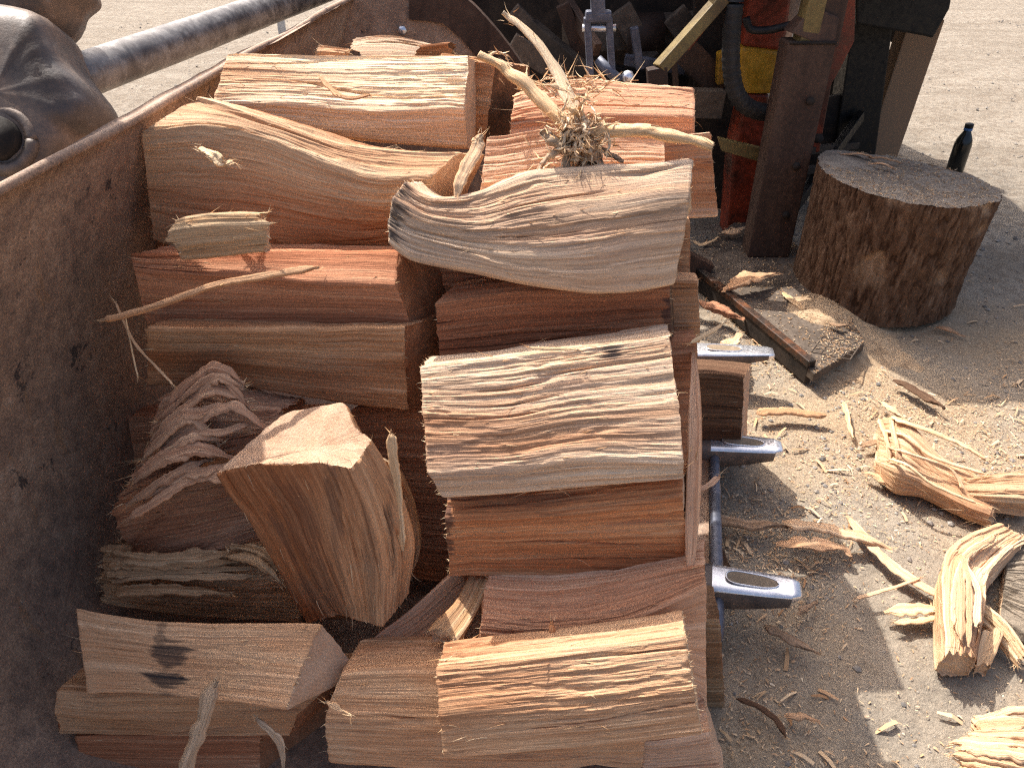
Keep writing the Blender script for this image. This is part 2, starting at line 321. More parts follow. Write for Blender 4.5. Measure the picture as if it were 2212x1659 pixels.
# loose stuff on the ground
def scatter_pts(n, x0, x1, y0, y1, dens):
    out = np.zeros((0, 2))
    while len(out) < n:
        q = np.stack([rng.uniform(x0, x1, n), rng.uniform(y0, y1, n)], -1); k = rng.uniform(0, 1, n) < dens(q[:, 0], q[:, 1]); out = np.concatenate([out, q[k]])
    return out[:n]
def chips(name, n, area, dens, lo, hi, mat, asp=.3, lift=.002, **kw):
    p = scatter_pts(n, *area, dens); L = lo * (hi / lo) ** (rng.uniform(0, 1, n) ** 2); W = L * rng.uniform(asp * .6, asp * 1.5, n); a = rng.uniform(0, 6.28, n)
    z = gz(p[:, 0], p[:, 1]) + lift + rng.uniform(0, .004, n); dx = np.stack([np.cos(a), np.sin(a), rng.uniform(-.35, .35, n)], -1); dy = np.stack([-np.sin(a), np.cos(a), rng.uniform(-.5, .5, n)], -1)
    c = np.stack([p[:, 0], p[:, 1], z], -1); h = np.stack([np.zeros(n), np.zeros(n), L * rng.uniform(.02, .22, n)], -1)
    l, wd = dx * L[:, None] / 2, dy * W[:, None] / 2
    V = np.stack([c - l - wd, c - l + wd, c + h - wd, c + h + wd, c + l - wd * .6, c + l + wd * .6], 1).reshape(-1, 3)
    b = np.arange(n)[:, None] * 6; f = np.concatenate([b + [0, 2, 3, 1], b + [2, 4, 5, 3]])
    return raw(name, V, [f], mat, smooth=False, kind='stuff', **kw)
def near_d(x, y): return np.clip(.25 + 1.5 * fbm(x * 2.3, y * 2.3, 11, 2), .06, 1) * np.clip(1.25 - ((x - .9) / 1.3) ** 2 - ((y - 1.45) / 1.45) ** 2, 0, 1)
chips('sawdust', 70000, (.3, 2.3, .35, 3.0), near_d, .0016, .010, M['chips'], .28, label='pale sawdust and fine wood chips over the dirt', cat='sawdust')
chips('chip_litter', 900, (.3, 2.3, .35, 3.0), near_d, .018, .06, M['chips'], .13, .004, label='thin loose wood slivers scattered over the sawdust', cat='wood chips')
def pebbles(name, n, area, dens, lo, hi, **kw):
    p = scatter_pts(n, *area, dens); r = lo * (hi / lo) ** (rng.uniform(0, 1, n) ** 3)
    b = np.array([[0, 0, 1], [1, 0, .1], [.3, .95, -.1], [-.8, .6, .1], [-.8, -.6, -.1], [.3, -.95, .1], [0, 0, -1]])
    V = b[None] * r[:, None, None] * rng.uniform(.65, 1.25, (n, 7, 1)) * np.array([1, .9, .6]) ; a = rng.uniform(0, 6.28, n)
    x = V[..., 0] * np.cos(a)[:, None] - V[..., 1] * np.sin(a)[:, None]; y = V[..., 0] * np.sin(a)[:, None] + V[..., 1] * np.cos(a)[:, None]
    V = np.stack([x + p[:, :1], y + p[:, 1:], V[..., 2] + (gz(p[:, 0], p[:, 1]) + r * .25)[:, None]], -1).reshape(-1, 3)
    f0 = np.array([[0, 1, 2], [0, 2, 3], [0, 3, 4], [0, 4, 5], [0, 5, 1], [6, 2, 1], [6, 3, 2], [6, 4, 3], [6, 5, 4], [6, 1, 5]])
    return raw(name, V, [(np.arange(n)[:, None, None] * 7 + f0[None]).reshape(-1, 3)], M['stones'], smooth=False, kind='stuff', **kw)
pebbles('gravel', 4800, (.3, 2.4, .35, 3.2), lambda x, y: np.clip(.3 + 1.4 * fbm(x * 1.9, y * 1.9, 31, 2), .08, 1), .0018, .011, label='small grey gravel among the sawdust', cat='gravel')
pebbles('far_gravel', 3500, (-4, 5, 2.6, 8), lambda x, y: np.clip(.3 + 1.4 * fbm(x * .9, y * .9, 41, 2), .03, 1), .003, .014, label='scattered grit on the pale yard beyond the machines', cat='gravel')

# ---------------------------------------------------------------- split wood
def fibres(parent, base, dirs, lens, rad, mat, bend=.35):
    """many thin curved tapering slivers joined in one part"""
    n = len(base); 
    if n == 0: return
    base = np.asarray(base); dirs = norm(np.asarray(dirs)); side = norm(np.cross(dirs, rng.normal(size=(n, 3)))); up = np.cross(dirs, side)
    t = np.linspace(0, 1, 5); bd = rng.uniform(-bend, bend, n); lens = np.asarray(lens)
    c = base[:, None] + dirs[:, None] * (lens[:, None] * t)[..., None] + up[:, None] * (lens[:, None] * bd[:, None] * t ** 2)[..., None]
    r = rad * rng.uniform(.6, 1.5, n)[:, None] * (1.02 - t)[None]
    V = np.stack([c + side[:, None] * r[..., None] * 1.6, c - side[:, None] * r[..., None] * 1.6, c + up[:, None] * r[..., None]], 2)   # n,5,3,3
    f = []
    for k in range(4):
        for j in range(3):
            j2 = (j + 1) % 3; f.append([k * 3 + j, k * 3 + j2, (k + 1) * 3 + j2, (k + 1) * 3 + j])
    f = (np.arange(n)[:, None, None] * 15 + np.array(f)[None]).reshape(-1, 4)
    return raw('frayed_fibres', V.reshape(-1, 3), [f], mat, parent=parent, kind='stuff')
BACK = np.array([.15, .94, -.32]); BACK /= np.linalg.norm(BACK)
LOGS = []
def ring_log(label, stations, mat, endmat='end_pink', amp=1., seed=0, name='split_log', cat='firewood', fib=26, res=.0017, rag=.0022, nu=None, group='split firewood heaped in the loader bucket', fray=(10, 10), twist=0, fibmat='fibres', fiblen=.022, ends=('saw', 'saw'), bow=.004, plate=1., tint=None, stains=(), wavy=.0016, fine=1.):
    """stations: list of K-gons (K,3 world points), ordered along the grain"""
    S = np.array([np.asarray(s, float) for s in stations]); K = S.shape[1]
    axis = S.mean(1); L = np.linalg.norm(np.diff(axis, axis=0), axis=1).sum()
    nu = nu or int(np.clip(L / .0042, 14, 130))
    mid = S[len(S) // 2]; nxt = np.roll(mid, -1, 0); el = np.linalg.norm(nxt - mid, axis=1); axd_ = norm(axis[-1] - axis[0])
    en = norm(np.cross(nxt - mid, axd_)); em = (mid + nxt) / 2; en *= np.sign(((em - mid.mean(0)) * en).sum(1))[:, None]
    seen = (en * norm(CAM - em)).sum(1) > -.15
    ne = np.maximum(2, (el / np.where(seen, res, res * 4)).astype(int)); nv = int(ne.sum())
    St = resample(S.reshape(len(S), -1), nu).reshape(nu, K, 3)
    uu_ = np.linspace(0, L, nu); env = np.minimum(1, .35 + np.minimum(uu_, L - uu_) / .06)
    for k in range(K):
        for ax_ in range(3): St[:, k, ax_] += bow * env * amp ** .5 * 2 * fbm(uu_ * 5, uu_ * 0 + k * 3.7 + ax_ * 11.3, seed * 7 + 2, 3)
    ring = []; vcoord = []; acc = 0; tn = []; tint_ = np.zeros(K) if tint is None else np.asarray(tint, float)
    for k in range(K):
        t = (np.arange(ne[k]) / ne[k])
        ring.append(St[:, k, None] * (1 - t)[None, :, None] + St[:, (k + 1) % K, None] * t[None, :, None]); vcoord.append(acc + t * el[k]); acc += el[k]
        tn.append(tint_[k] * (1 - t) + tint_[(k + 1) % K] * t)
    X = np.concatenate(ring, 1); v = np.concatenate(vcoord); tn = np.concatenate(tn)
    u = np.linspace(0, L, nu)
    Xs = (np.roll(X, 2, 1) + np.roll(X, -2, 1) + np.roll(X, 1, 1) + np.roll(X, -1, 1)) / 4; X = X * .45 + Xs * .55
    du = np.gradient(X, axis=0); dv = np.roll(X, -1, 1) - np.roll(X, 1, 1); Nn = norm(np.cross(dv, du))
    cen = X.mean(1, keepdims=True)
    if ((X - cen) * Nn).sum() < 0: Nn = -Nn; flip = True
    else: flip = False
    U, Vv = np.meshgrid(u, v, indexing='ij'); s = seed * 13 + 5
    wv = Vv + twist * (U - L / 2) + wavy * fbm(U * 9, Vv * 14, s + 1, 2)
    def steps(a, b, k, sd, sharp):
        q = fbm(U * a, wv * b, s + sd, 3) * k; return np.floor(q) + np.clip((q - np.floor(q)) * sharp, 0, 1)
    zone = np.clip(.55 + 1.6 * fbm(U * 5, wv * 13, s + 6, 2), .15, 1.3)          # rougher and smoother areas of one face
    brk = np.clip(.5 + 2.2 * fbm(U * 22, wv * 70, s + 21, 2), 0, 1)                # ledges break off raggedly
    pq = fbm(U * 1.1, wv * 15, s + 25, 3) * 2.3 + .16 * fbm(U * 34, wv * 130, s + 26, 2) + .10 * fbm(U * 8, wv * 300, s + 27, 2); plates = np.floor(pq) + np.clip((pq - np.floor(pq)) * 12, 0, 1)   # torn-off plates with ragged rims
    h = amp * ((.0042) * fbm(U * 2.0, wv * 8, s, 2) + plate * .0024 * plates + zone * (.0005 * steps(1.7, 34, 2.6, 2, 9) + .0007 * brk * steps(4.5, 95, 3.0, 8, 6) + .0009 * fine * steps(9, 215, 2.8, 12, 4) + .0011 * fine * fbm(U * 15, wv * 390, s + 4, 2)))
    cr = np.abs(fbm(U * 1.3, wv * 26, s + 9, 2)); gate = np.clip(fbm(U * 4, wv * 10, s + 10, 2) * 6 - .4, 0, 1); h -= amp * .0065 * gate * np.clip(1 - cr / .035, 0, 1)      # open checks along the grain
    e = np.minimum(U, L - U); h *= np.clip(.45 + e / .012, .45, 1)
    X = X + Nn * h[..., None]
    ax0 = norm(axis[0] - axis[1]); ax1 = norm(axis[-1] - axis[-2])
    def ragv(k, sd):
        a = (fbm(v * 150, v * 0 + 3, sd, 3) * .8 + 1.2 * fbm(v * 28, v * 0 + 7, sd + 1, 2)) * rag
        return a if ends[k] == 'saw' else a * 3 + rag * 9 * np.abs(fbm(v * 60, v * 0 + 1, sd + 3, 3))
    for k, (i0, axd) in enumerate(((0, ax0), (nu - 1, ax1))):
        X[i0] += axd * ragv(k, s + 30 + k)[:, None]
    stain = np.zeros((nu, nv))
    for (sp, sr, *sk) in stains:
        dd = np.linalg.norm((X - np.asarray(sp)) / np.asarray(sr), axis=-1); stain = np.maximum(stain, np.clip((1.15 - dd - 1.5 * fbm(U * 9, Vv * 150, s + 60, 3)) * 3, 0, 1) * (sk[0] if sk else 1))
    V = X.reshape(-1, 3); f = grid_faces(nu, nv, True)
    ii = np.repeat(np.arange(nu - 1), nv); jj = np.tile(np.arange(nv), nu - 1); vw = np.append(v, acc)
    uvq = np.stack([np.stack([u[ii], vw[jj]], -1), np.stack([u[ii], vw[jj + 1]], -1), np.stack([u[ii + 1], vw[jj + 1]], -1), np.stack([u[ii + 1], vw[jj]], -1)], 1)
    Vl = [V]; Fs = [f]; mi = [np.zeros(len(f), int)]; uvs = [uvq]; base = len(V)
    for k, (i0, axd) in enumerate(((0, ax0), (nu - 1, ax1))):
        rg = axd * ragv(k, s + 30 + k)[:, None]; flat = X[i0] - rg; c = flat.mean(0); rings = [X[i0] + axd * .0001]
        e1 = norm(np.cross(axd, [.3, .2, .9])); e2 = np.cross(axd, e1)
        for q in (.975, .8, .55, .28):
            rr = c + (flat - c) * q; du_ = rr - c; k_ = 1 if ends[k] == 'saw' else 4
            rings.append(rr + axd * (k_ * .0030 * fbm(du_ @ e1 * 60, du_ @ e2 * 60, s + 50, 3))[:, None])
        rr = np.array(rings); Vl.append(rr.reshape(-1, 3)); g = grid_faces(5, nv, True) + base
        Vl.append(c[None]); j = np.arange(nv); tri = np.stack([base + 4 * nv + j, base + 4 * nv + (j + 1) % nv, np.full(nv, base + 5 * nv)], -1)
        if k == 0: g = g[:, ::-1]; tri = tri[:, ::-1]
        Fs += [g, tri]; mi += [np.ones(len(g), int), np.ones(nv, int)]; AllV = np.concatenate(Vl); pl = lambda q: np.stack([(AllV[q] - c) @ e1 + .05, (AllV[q] - c) @ e2 + .03], -1); uvs += [pl(g), pl(tri)]; base += 5 * nv + 1
    if flip: Fs = [q[:, ::-1] for q in Fs]; uvs = [q[:, ::-1] for q in uvs]
    V = np.concatenate(Vl); org = axis.mean(0); org[2] = V[:, 2].min()
    pad_ = np.zeros(len(V) - nu * nv); o = raw(name, V - org, Fs, [M[mat], M[endmat]], mi, uvs, smooth=False, attrs={'tint': np.concatenate([np.clip(np.broadcast_to(tn, (nu, nv)) + .15 + 1.3 * fbm(U * 2.2, wv * 15, s + 70, 3), 0, 1).ravel(), pad_]), 'stain': np.concatenate([stain.ravel(), pad_])}, label=label, cat=cat, group=group); o.location = org; o.data.polygons.foreach_set('use_smooth', np.concatenate(mi) > 0)
    # slivers lifting off the faces and fringing the ends
    B, D, Ls = [], [], []
    vis = (Nn * (CAM - X)).sum(-1) > 0
    idx = np.argwhere(vis[1:-1]) + [1, 0]
    if fib and len(idx):
        for q in idx[rng.integers(0, len(idx), fib)]:
            axd = norm(du[q[0], q[1]]) * rng.choice([-1, 1]); B.append(X[q[0], q[1]] - org); D.append(axd + Nn[q[0], q[1]] * rng.uniform(.02, .35) + rng.normal(size=3) * .12); Ls.append(fiblen * rng.uniform(.3, 1.6))
    for k, i0 in ((0, 0), (1, nu - 1)):
        jv = np.argwhere(vis[1 if k == 0 else nu - 2])[:, 0]
        for q in (rng.choice(jv, fray[k]) if len(jv) else []):
            B.append(X[i0, q] - org); D.append((ax0 if k == 0 else ax1) + Nn[i0, q] * rng.uniform(-.2, .8) + rng.normal(size=3) * .6); Ls.append(rng.uniform(.002, .009) * (2 if ends[k] != 'saw' else 1))
    if B: fibres(o, B, D, Ls, .00042, M[fibmat], .6)
    LOGS.append(o); return o
def chain_pts(pts, dep, ang, ref):
    d = [0] * len(pts); d[ref] = dep
    for i in range(ref, len(pts) - 1):
        d[i + 1] = d[i] - math.tan(R(ang[i]) - PIT) * (pts[i + 1][1] - pts[i][1]) * d[i] / F
    for i in range(ref, 0, -1):
        d[i - 1] = d[i] + math.tan(R(ang[i - 1]) - PIT) * (pts[i][1] - pts[i - 1][1]) * d[i] / F
    return d
def clog(label, Ls, dep, ang, mat, endmat='end_pink', th=.1, ref=0, rs=0, ls=0, **kw):
    """Ls: list of stations (left to right), each a top-to-bottom chain of photo points on the visible faces;
    dep: distance of the reference edge at each station; ang: tilt of each face from upright; th: how far the wood goes back"""
    if not isinstance(dep, (list, tuple)): dep = [dep] * len(Ls)
    St = []
    for i, (pts, d0) in enumerate(zip(Ls, dep)):
        d = chain_pts(pts, d0, ang, ref); W = [P(p[0], p[1], q) for p, q in zip(pts, d)]
        t = i / (len(Ls) - 1); sh = (ls * (1 - t) + rs * t) * d0 / F
        a = W[-1] + BACK * th + RT * sh; b = W[0] + BACK * th * .9 + RT * sh
        St.append(W + [a, b])
    return ring_log(label, St, mat, endmat, **kw)
def strip(name, label, path, wd, th, mat, cat='wood splinter', group=None, seed=0, up=None, noise=.25, taper=(.6, .3), n=16, m=64, fib=8, parent=None):
    """torn, flattish ribbon of wood: ragged edges, stepped faces, split ends"""
    path = resample(path, m); L = np.linalg.norm(np.diff(path, axis=0), axis=1).sum(); t = np.linspace(0, 1, m)
    path = path + wd * .18 * np.stack([fbm(t * 5, t * 0 + q, seed + 5, 3) for q in range(3)], -1)
    T = norm(np.gradient(path, axis=0)); u0 = np.array([.0, -.6, .8]) if up is None else np.asarray(up, float)
    A = norm(np.cross(T, u0)); B_ = np.cross(A, T); q = np.linspace(-1, 1, n)
    Tg, Q = np.meshgrid(t, q, indexing='ij'); wdn = wd / 2 * (1 + .5 * vnoise(t * 8, t * 0, seed))[:, None]
    edge = 1 + noise * 1.2 * fbm(Tg * L * 90, np.sign(Q) * 3, seed + 1, 3) * np.abs(Q)
    endcut0 = np.clip((Tg * L / wd) * 1.1 - .9 * np.abs(fbm(Q * 4, Q * 0, seed + 2, 3)) - (1 - taper[0]) * np.abs(Q) * 1.5 + .35, .12, 1)
    endcut1 = np.clip(((1 - Tg) * L / wd) * 1.1 - .9 * np.abs(fbm(Q * 4 + 9, Q * 0, seed + 3, 3)) - (1 - taper[1]) * np.abs(Q) * 2.2 + .35, .08, 1)
    thin = endcut0 * endcut1; hw = wdn * Q * edge * (.35 + .65 * thin)
    st = fbm(Tg * L * 8, Q * wd * 60 + 3, seed + 4, 3) * 3; step = np.floor(st) + np.clip((st - np.floor(st)) * 4, 0, 1)
    prof = np.clip(1.02 - np.abs(Q) ** 9, .12, 1) * (1 + noise * step * .5) * thin
    top = path[:, None] + A[:, None] * hw[..., None] + B_[:, None] * (th / 2 * prof)[..., None]
    bot = path[:, None] + A[:, None] * hw[..., None] - B_[:, None] * (th / 2 * np.clip(1.02 - np.abs(Q) ** 9, .12, 1) * thin)[..., None]
    X = np.concatenate([top, bot[:, ::-1]], 1); k = 2 * n; c0 = path.mean(0)
    f = grid_faces(m, k, True); uu = np.linspace(0, L, m); vv = np.linspace(0, wd * 2.2, k + 1); ii = np.repeat(np.arange(m - 1), k); jj = np.tile(np.arange(k), m - 1)
    uv = np.stack([np.stack([uu[ii], vv[jj]], -1), np.stack([uu[ii], vv[jj + 1]], -1), np.stack([uu[ii + 1], vv[jj + 1]], -1), np.stack([uu[ii + 1], vv[jj]], -1)], 1)
    fc = [f, np.stack([np.arange(n - 1), np.arange(1, n), k - 2 - np.arange(n - 1), k - 1 - np.arange(n - 1)], -1), (m - 1) * k + np.stack([np.arange(1, n), np.arange(n - 1), k - 1 - np.arange(n - 1), k - 2 - np.arange(n - 1)], -1)]
    o = raw(name, X.reshape(-1, 3) - c0, fc, M[mat], uv=[uv, np.zeros((n - 1, 4, 2)), np.zeros((n - 1, 4, 2))], label=label, cat=cat, group=group, parent=parent)
    if parent is None: o.location = path.mean(0)
    if fib:
        T = norm(path[-1] - path[0]); k = rng.integers(4, m - 4, fib); B = path[k] - path.mean(0) + rng.normal(size=(fib, 3)) * [wd / 4, wd / 4, th / 4]
        e = 5; B = np.concatenate([B, np.repeat(path[[0, -1]] - path.mean(0), e, 0) + rng.normal(size=(2 * e, 3)) * wd / 5]); D = np.concatenate([rng.choice([-1, 1], (fib, 1)) * T + rng.normal(size=(fib, 3)) * .25, np.repeat(np.array([-T, T]), e, 0) + rng.normal(size=(2 * e, 3)) * .35])
        fibres(o, B, D, rng.uniform(.004, .018, len(B)), .0005, M['fibres'])
    return o

# ---------------------------------------------------------------- loader bucket
def lip(y): return np.array([.405 + .205 * (y - 1.074) - .09 * max(0, y - 1.5) - .12 * max(0, .95 - y), y, 0])
def rim(y): return np.array([-.600 + .109 * (y - 1.316), y, 0])
PROF = [(0, .075), (.3, .05), (.7, .05), (.97, .07), (1.10, .17), (1.14, .36), (1.11, .64), (1.0, .95)]
Y0, Y1 = -.15, 2.52
bucket = empty('loader_bucket', (0, 1.2, 0), label='rusty steel loader bucket with worn teeth holding split firewood', cat='loader bucket')
BO = np.array([0, 1.2, 0])
def shell(name, prof, ny, thick, mat, y0=Y0, y1=Y1, dent=.006):
    pr = resample(np.array([(a, b, 0) for a, b in prof]), 46)
    ys = np.linspace(y0, y1, ny); V = np.zeros((ny, 46, 3))
    for i, y in enumerate(ys):
        a, b = lip(y), rim(y); V[i] = a + (b - a) * pr[:, :1]; V[i, :, 2] = pr[:, 1]
    ii, jj = np.meshgrid(np.arange(ny), np.arange(46), indexing='ij'); 
    du = np.gradient(V, axis=0); dv = np.gradient(V, axis=1); Nn = norm(np.cross(du, dv)); 
    if Nn[ny // 2, 40, 0] < 0: Nn = -Nn
    V += Nn * (dent * fbm(ii * .11, jj * .16, 77, 3) * 2)[..., None]
    Wd = V - Nn * thick; n = ny * 46; f = grid_faces(ny, 46); g = f[:, ::-1] + n
    e = []
    for i in range(ny - 1): e += [[i * 46 + 45, (i + 1) * 46 + 45, n + (i + 1) * 46 + 45, n + i * 46 + 45], [i * 46, n + i * 46, n + (i + 1) * 46, (i + 1) * 46]]
    return raw(name, np.concatenate([V.reshape(-1, 3), Wd.reshape(-1, 3)]) - BO, [f, g, np.array(e)], mat, parent=bucket)
shell('back_wall', PROF, 120, .014, M['rust'])
# thick rounded lip along the upper edge
ys = np.linspace(Y0, Y1, 60)
tube('upper_edge', [rim(y) + [-.006, 0, .948 + .006 * vnoise(y * 4, 1, 3)] - BO for y in ys], .0075, M['rust'], 10, parent=bucket, noise=.06)
tube('cutting_edge', [lip(y) + [.014, 0, .085 + .004 * vnoise(y * 9, 2, 4)] - BO for y in np.linspace(.9, 1.95, 60)], .0125, M['blueiron'], 12, parent=bucket, noise=.1)
# far end plate: flat cheek with a curved front edge and a wear strip on it
def ep(x, z, y=Y1): return np.array([x, y, z])
cheek = [(-.485, .95), (-.30, .975), (-.17, .955), (-.06, .86), (.04, .73), (.14, .56), (.30, .36), (.52, .18), (.72, .07), (.40, .04), (-.30, .04), (-.52, .06), (-.62, .17), (-.66, .36), (-.62, .64), (-.53, .90)]
hexa('end_plate', [ep(x, z) - BO for x, z in cheek], [ep(x, z, Y1 + .02) - BO for x, z in cheek], M['rust'], bucket, .002)
front = resample(np.array([ep(x, z) for x, z in cheek[1:9]]), 40)
t = norm(np.gradient(front, axis=0)); nrm = np.stack([t[:, 2], 0 * t[:, 0], -t[:, 0]], -1); nrm *= np.sign(nrm[:, 2:3] + 1e-9)
a, b = front + nrm * .012, front - nrm * .085
V = np.concatenate([a + [0, -.012, 0], b + [0, -.012, 0], a + [0, .03, 0], b + [0, .03, 0]]) - BO; k = 40; f = []
for i in range(k - 1):
    f += [[i, i + 1, k + i + 1, k + i], [2 * k + i, 3 * k + i, 3 * k + i + 1, 2 * k + i + 1], [i, 2 * k + i, 2 * k + i + 1, i + 1], [k + i, k + i + 1, 3 * k + i + 1, 3 * k + i]]
raw('edge_strip', V, [np.array(f)], M['brownsteel'], smooth=False, parent=bucket)
for x, z in ((-.33, .86), (-.26, .62)):
    tube('bolt', [ep(x, z, Y1 - .014) - BO, ep(x, z, Y1 + .002) - BO], .014, M['steel'], 6, parent=bucket)
# teeth: tall wedge with a polished, rounded top and a dirt-filled slot
def tooth(y, ln, yaw):
    o = lip(y) + [.0, 0, .0] - BO; cy, sy = math.cos(yaw), math.sin(yaw)
    def tr(x, yy, z): return o + np.array([x * cy - yy * sy, x * sy + yy * cy, z])
    xs = np.array([-.06, 0, .05, .10, .15, ln - .02, ln - .005, ln]); top = np.array([.115, .118, .120, .1215, .1225, .1235, .122, .114]); bot = np.array([.045, .05, .06, .074, .09, .102, .106, .109])
    hw = np.array([.037, .037, .035, .033, .030, .026, .020, .012]); V = []; nr = 14
    for x, a, b, h in zip(xs, top, bot, hw):
        for q in range(nr):
            an = 2 * math.pi * q / nr; c, s_ = math.cos(an), math.sin(an); pw = .35
            V.append(tr(x, h * math.copysign(abs(c) ** pw, c), (a + b) / 2 + (a - b) / 2 * math.copysign(abs(s_) ** pw, s_)))
    n = len(xs); f = grid_faces(n, nr, True)
    topf = np.array([((q % nr) in (1, 2, 3, 4, 5) and i >= 1) or i >= n - 3 for i in range(n - 1) for q in range(nr)]).astype(int)
    V.append(tr(ln + .001, 0, .104)); j = np.arange(nr); cap = np.stack([np.full(nr, n * nr), (n - 1) * nr + j, (n - 1) * nr + (j + 1) % nr], -1)
    to = raw('tooth', V, [f, cap], [M['rust2'], M['steel']], [topf, np.ones(nr, int)], parent=bucket)
    # slot rim and packed dirt
    th = np.linspace(0, 2 * math.pi, 33)[:-1]; rim_ = [tr(.076 + .050 * math.copysign(abs(math.cos(q)) ** .6, math.cos(q)), (.0165 - .003 * math.cos(q)) * math.copysign(abs(math.sin(q)) ** .8, math.sin(q)), .1225) for q in th]
    tube('slot_rim', np.array(rim_ + rim_[:1]), .0018, M['steel'], 6, parent=to)
    c = np.mean(rim_, 0); V = np.array(rim_ + [c + (np.array(p) - c) * .6 + [0, 0, -.0002 + .0012 * rng.uniform()] for p in rim_] + [c + [0, 0, .0008]]); k = 32; i = np.arange(k)
    raw('packed_dirt', V, [np.stack([i, (i + 1) % k, k + (i + 1) % k, k + i], -1), np.stack([k + i, k + (i + 1) % k, np.full(k, 2 * k)], -1)], M['mud'], parent=to)
    return to
for y, ln, yw in ((1.045, .172, R(-13)), (1.475, .172, R(-10)), (1.90, .22, R(-7))): tooth(y, ln, yw)

# ---------------------------------------------------------------- loader arm and cross tube beyond the bucket's back edge
AO = np.array([-.95, 1.15, .55])
arm = empty('front_loader', AO, label='rust-brown cast loader arm knuckle with pivot pin behind the bucket edge', cat='loader arm')
def outline_solid(name, pts, dep, thick, mat, parent, org, inset=.02):
    """rounded casting: outline seen on a plane facing the pile, swelling towards the middle"""
    pts = np.array([P(x, y, dep) for x, y in pts]); k = 72
    loop = resample(np.concatenate([pts[-1:], pts, pts[:2]]), k * (len(pts) + 2) // len(pts))[:]
    q = np.linspace(0, len(pts), k, endpoint=False); full = np.concatenate([pts[-1:], pts, pts[:3]]); i = q.astype(int) ; u = (q - i)[:, None]
    p0, p1, p2, p3 = full[i], full[i + 1], full[i + 2], full[i + 3]
    loop = .5 * (2 * p1 + (p2 - p0) * u + (2 * p0 - 5 * p1 + 4 * p2 - p3) * u * u + (3 * p1 - p0 - 3 * p2 + p3) * u ** 3)
    c = loop.mean(0); lv = [(.0, -.5 - .08), (.45, -.56), (.72, -.54), (.90, -.47), (.975, -.36), (1, -.2), (1, .2), (.97, .4), (.8, .5), (0, .5)]
    V = np.array([c + (loop - c) * s + FW * thick * z for s, z in lv]); V = V + (fbm(V[..., 0] * 14, V[..., 2] * 14 + V[..., 1] * 9, 21, 3) * .016)[..., None] * FW
    n = len(lv); return raw(name, V.reshape(-1, 3) - org, [grid_faces(n, k, True)], mat, parent=parent)
outline_solid('knuckle_casting', [(-190, 60), (-60, 30), (60, 40), (128, 62), (150, 110), (172, 158), (208, 205), (222, 245), (207, 282), (182, 305), (176, 345), (120, 420), (-40, 520), (-190, 540), (-260, 300)], 1.42, .16, M['rust2'], arm, AO)
outline_solid('arm_upper', [(-420, -420), (-120, -330), (40, -200), (150, -90), (190, -20), (160, 20), (134, 62), (60, 120), (-80, 130), (-300, 60), (-460, -150)], 1.47, .15, M['rust2'], arm, AO)
outline_solid('unseen_shade_arm', [(-320, -70), (-150, -60), (60, -55), (135, -70), (105, -200), (40, -350), (-60, -640), (-340, -640)], 1.11, .14, M['rust2'], arm, AO)  # added above the view; outline shaped so its shadow covers the lower left logs
pc = P(-2, 300, 1.325)
tube('pivot_pin', [pc - AO + FW * .05, pc - AO - FW * .012], .036, M['darksteel'], 28, parent=arm)
tube('pin_collar', np.array([pc - AO + FW * .012 + .05 * (RT * math.cos(q) + UP * math.sin(q)) for q in np.linspace(0, 2 * math.pi, 41)]), .012, M['rust2'], 8, parent=arm, up=tuple(FW))
ta, tb = P(150, 175, 1.50), P(760, -45, 2.75)
tube('cross_tube', [ta + (tb - ta) * q - AO for q in np.linspace(0, 1, 40)], .042, M['tube'], 28, parent=arm, noise=.012)

# ---------------------------------------------------------------- the firewood
clog('pale split log lying on top of the heap with bright sunlit face', [[(490, 122), (462, 222), (476, 268)], [(660, 124), (645, 222), (650, 290)], [(840, 122), (835, 240), (840, 305)], [(1012, 122), (1003, 236), (1008, 318)]], 1.40, [62, -8], 'cream', 'end_tan', .09, 1, amp=.95, fine=1.3, seed=1, fib=34)
clog('short split block wedged behind the right end of the pale top log', [[(955, 120), (930, 300)], [(1072, 132), (1046, 305)]], [1.53, 1.50], [6], 'tan', 'end_dark', .14, 0, rs=55, seed=2, fib=10)
clog('wide curved split log with swept top edge below the pale top log', [[(425, 212), (306, 284), (332, 520)], [(500, 236), (425, 276), (430, 546)], [(610, 272), (560, 297), (560, 549)], [(730, 312), (690, 350), (690, 550)], [(860, 330), (800, 386), (790, 548)], [(985, 334), (930, 385), (880, 545)]], [1.27, 1.26, 1.25, 1.25, 1.25, 1.25], [66, 6], 'tan', 'end_pink', .11, 1, rs=40, tint=[0, .15, .75, .5, .3], amp=1.0, wavy=.008, seed=3, fib=46, fray=(40, 12))
clog('small broken pale slab leaning on the wide curved log', [[(388, 476), (362, 503), (398, 562)], [(470, 464), (468, 490), (480, 556)], [(552, 462), (572, 486), (568, 546)]], [1.17, 1.17, 1.17], [50, 12], 'straw', 'end_tan', .025, 1, amp=.7, seed=4, ends=('tear', 'tear'), name='wood_slab', cat='wood chunk', group=None, fray=(14, 20))
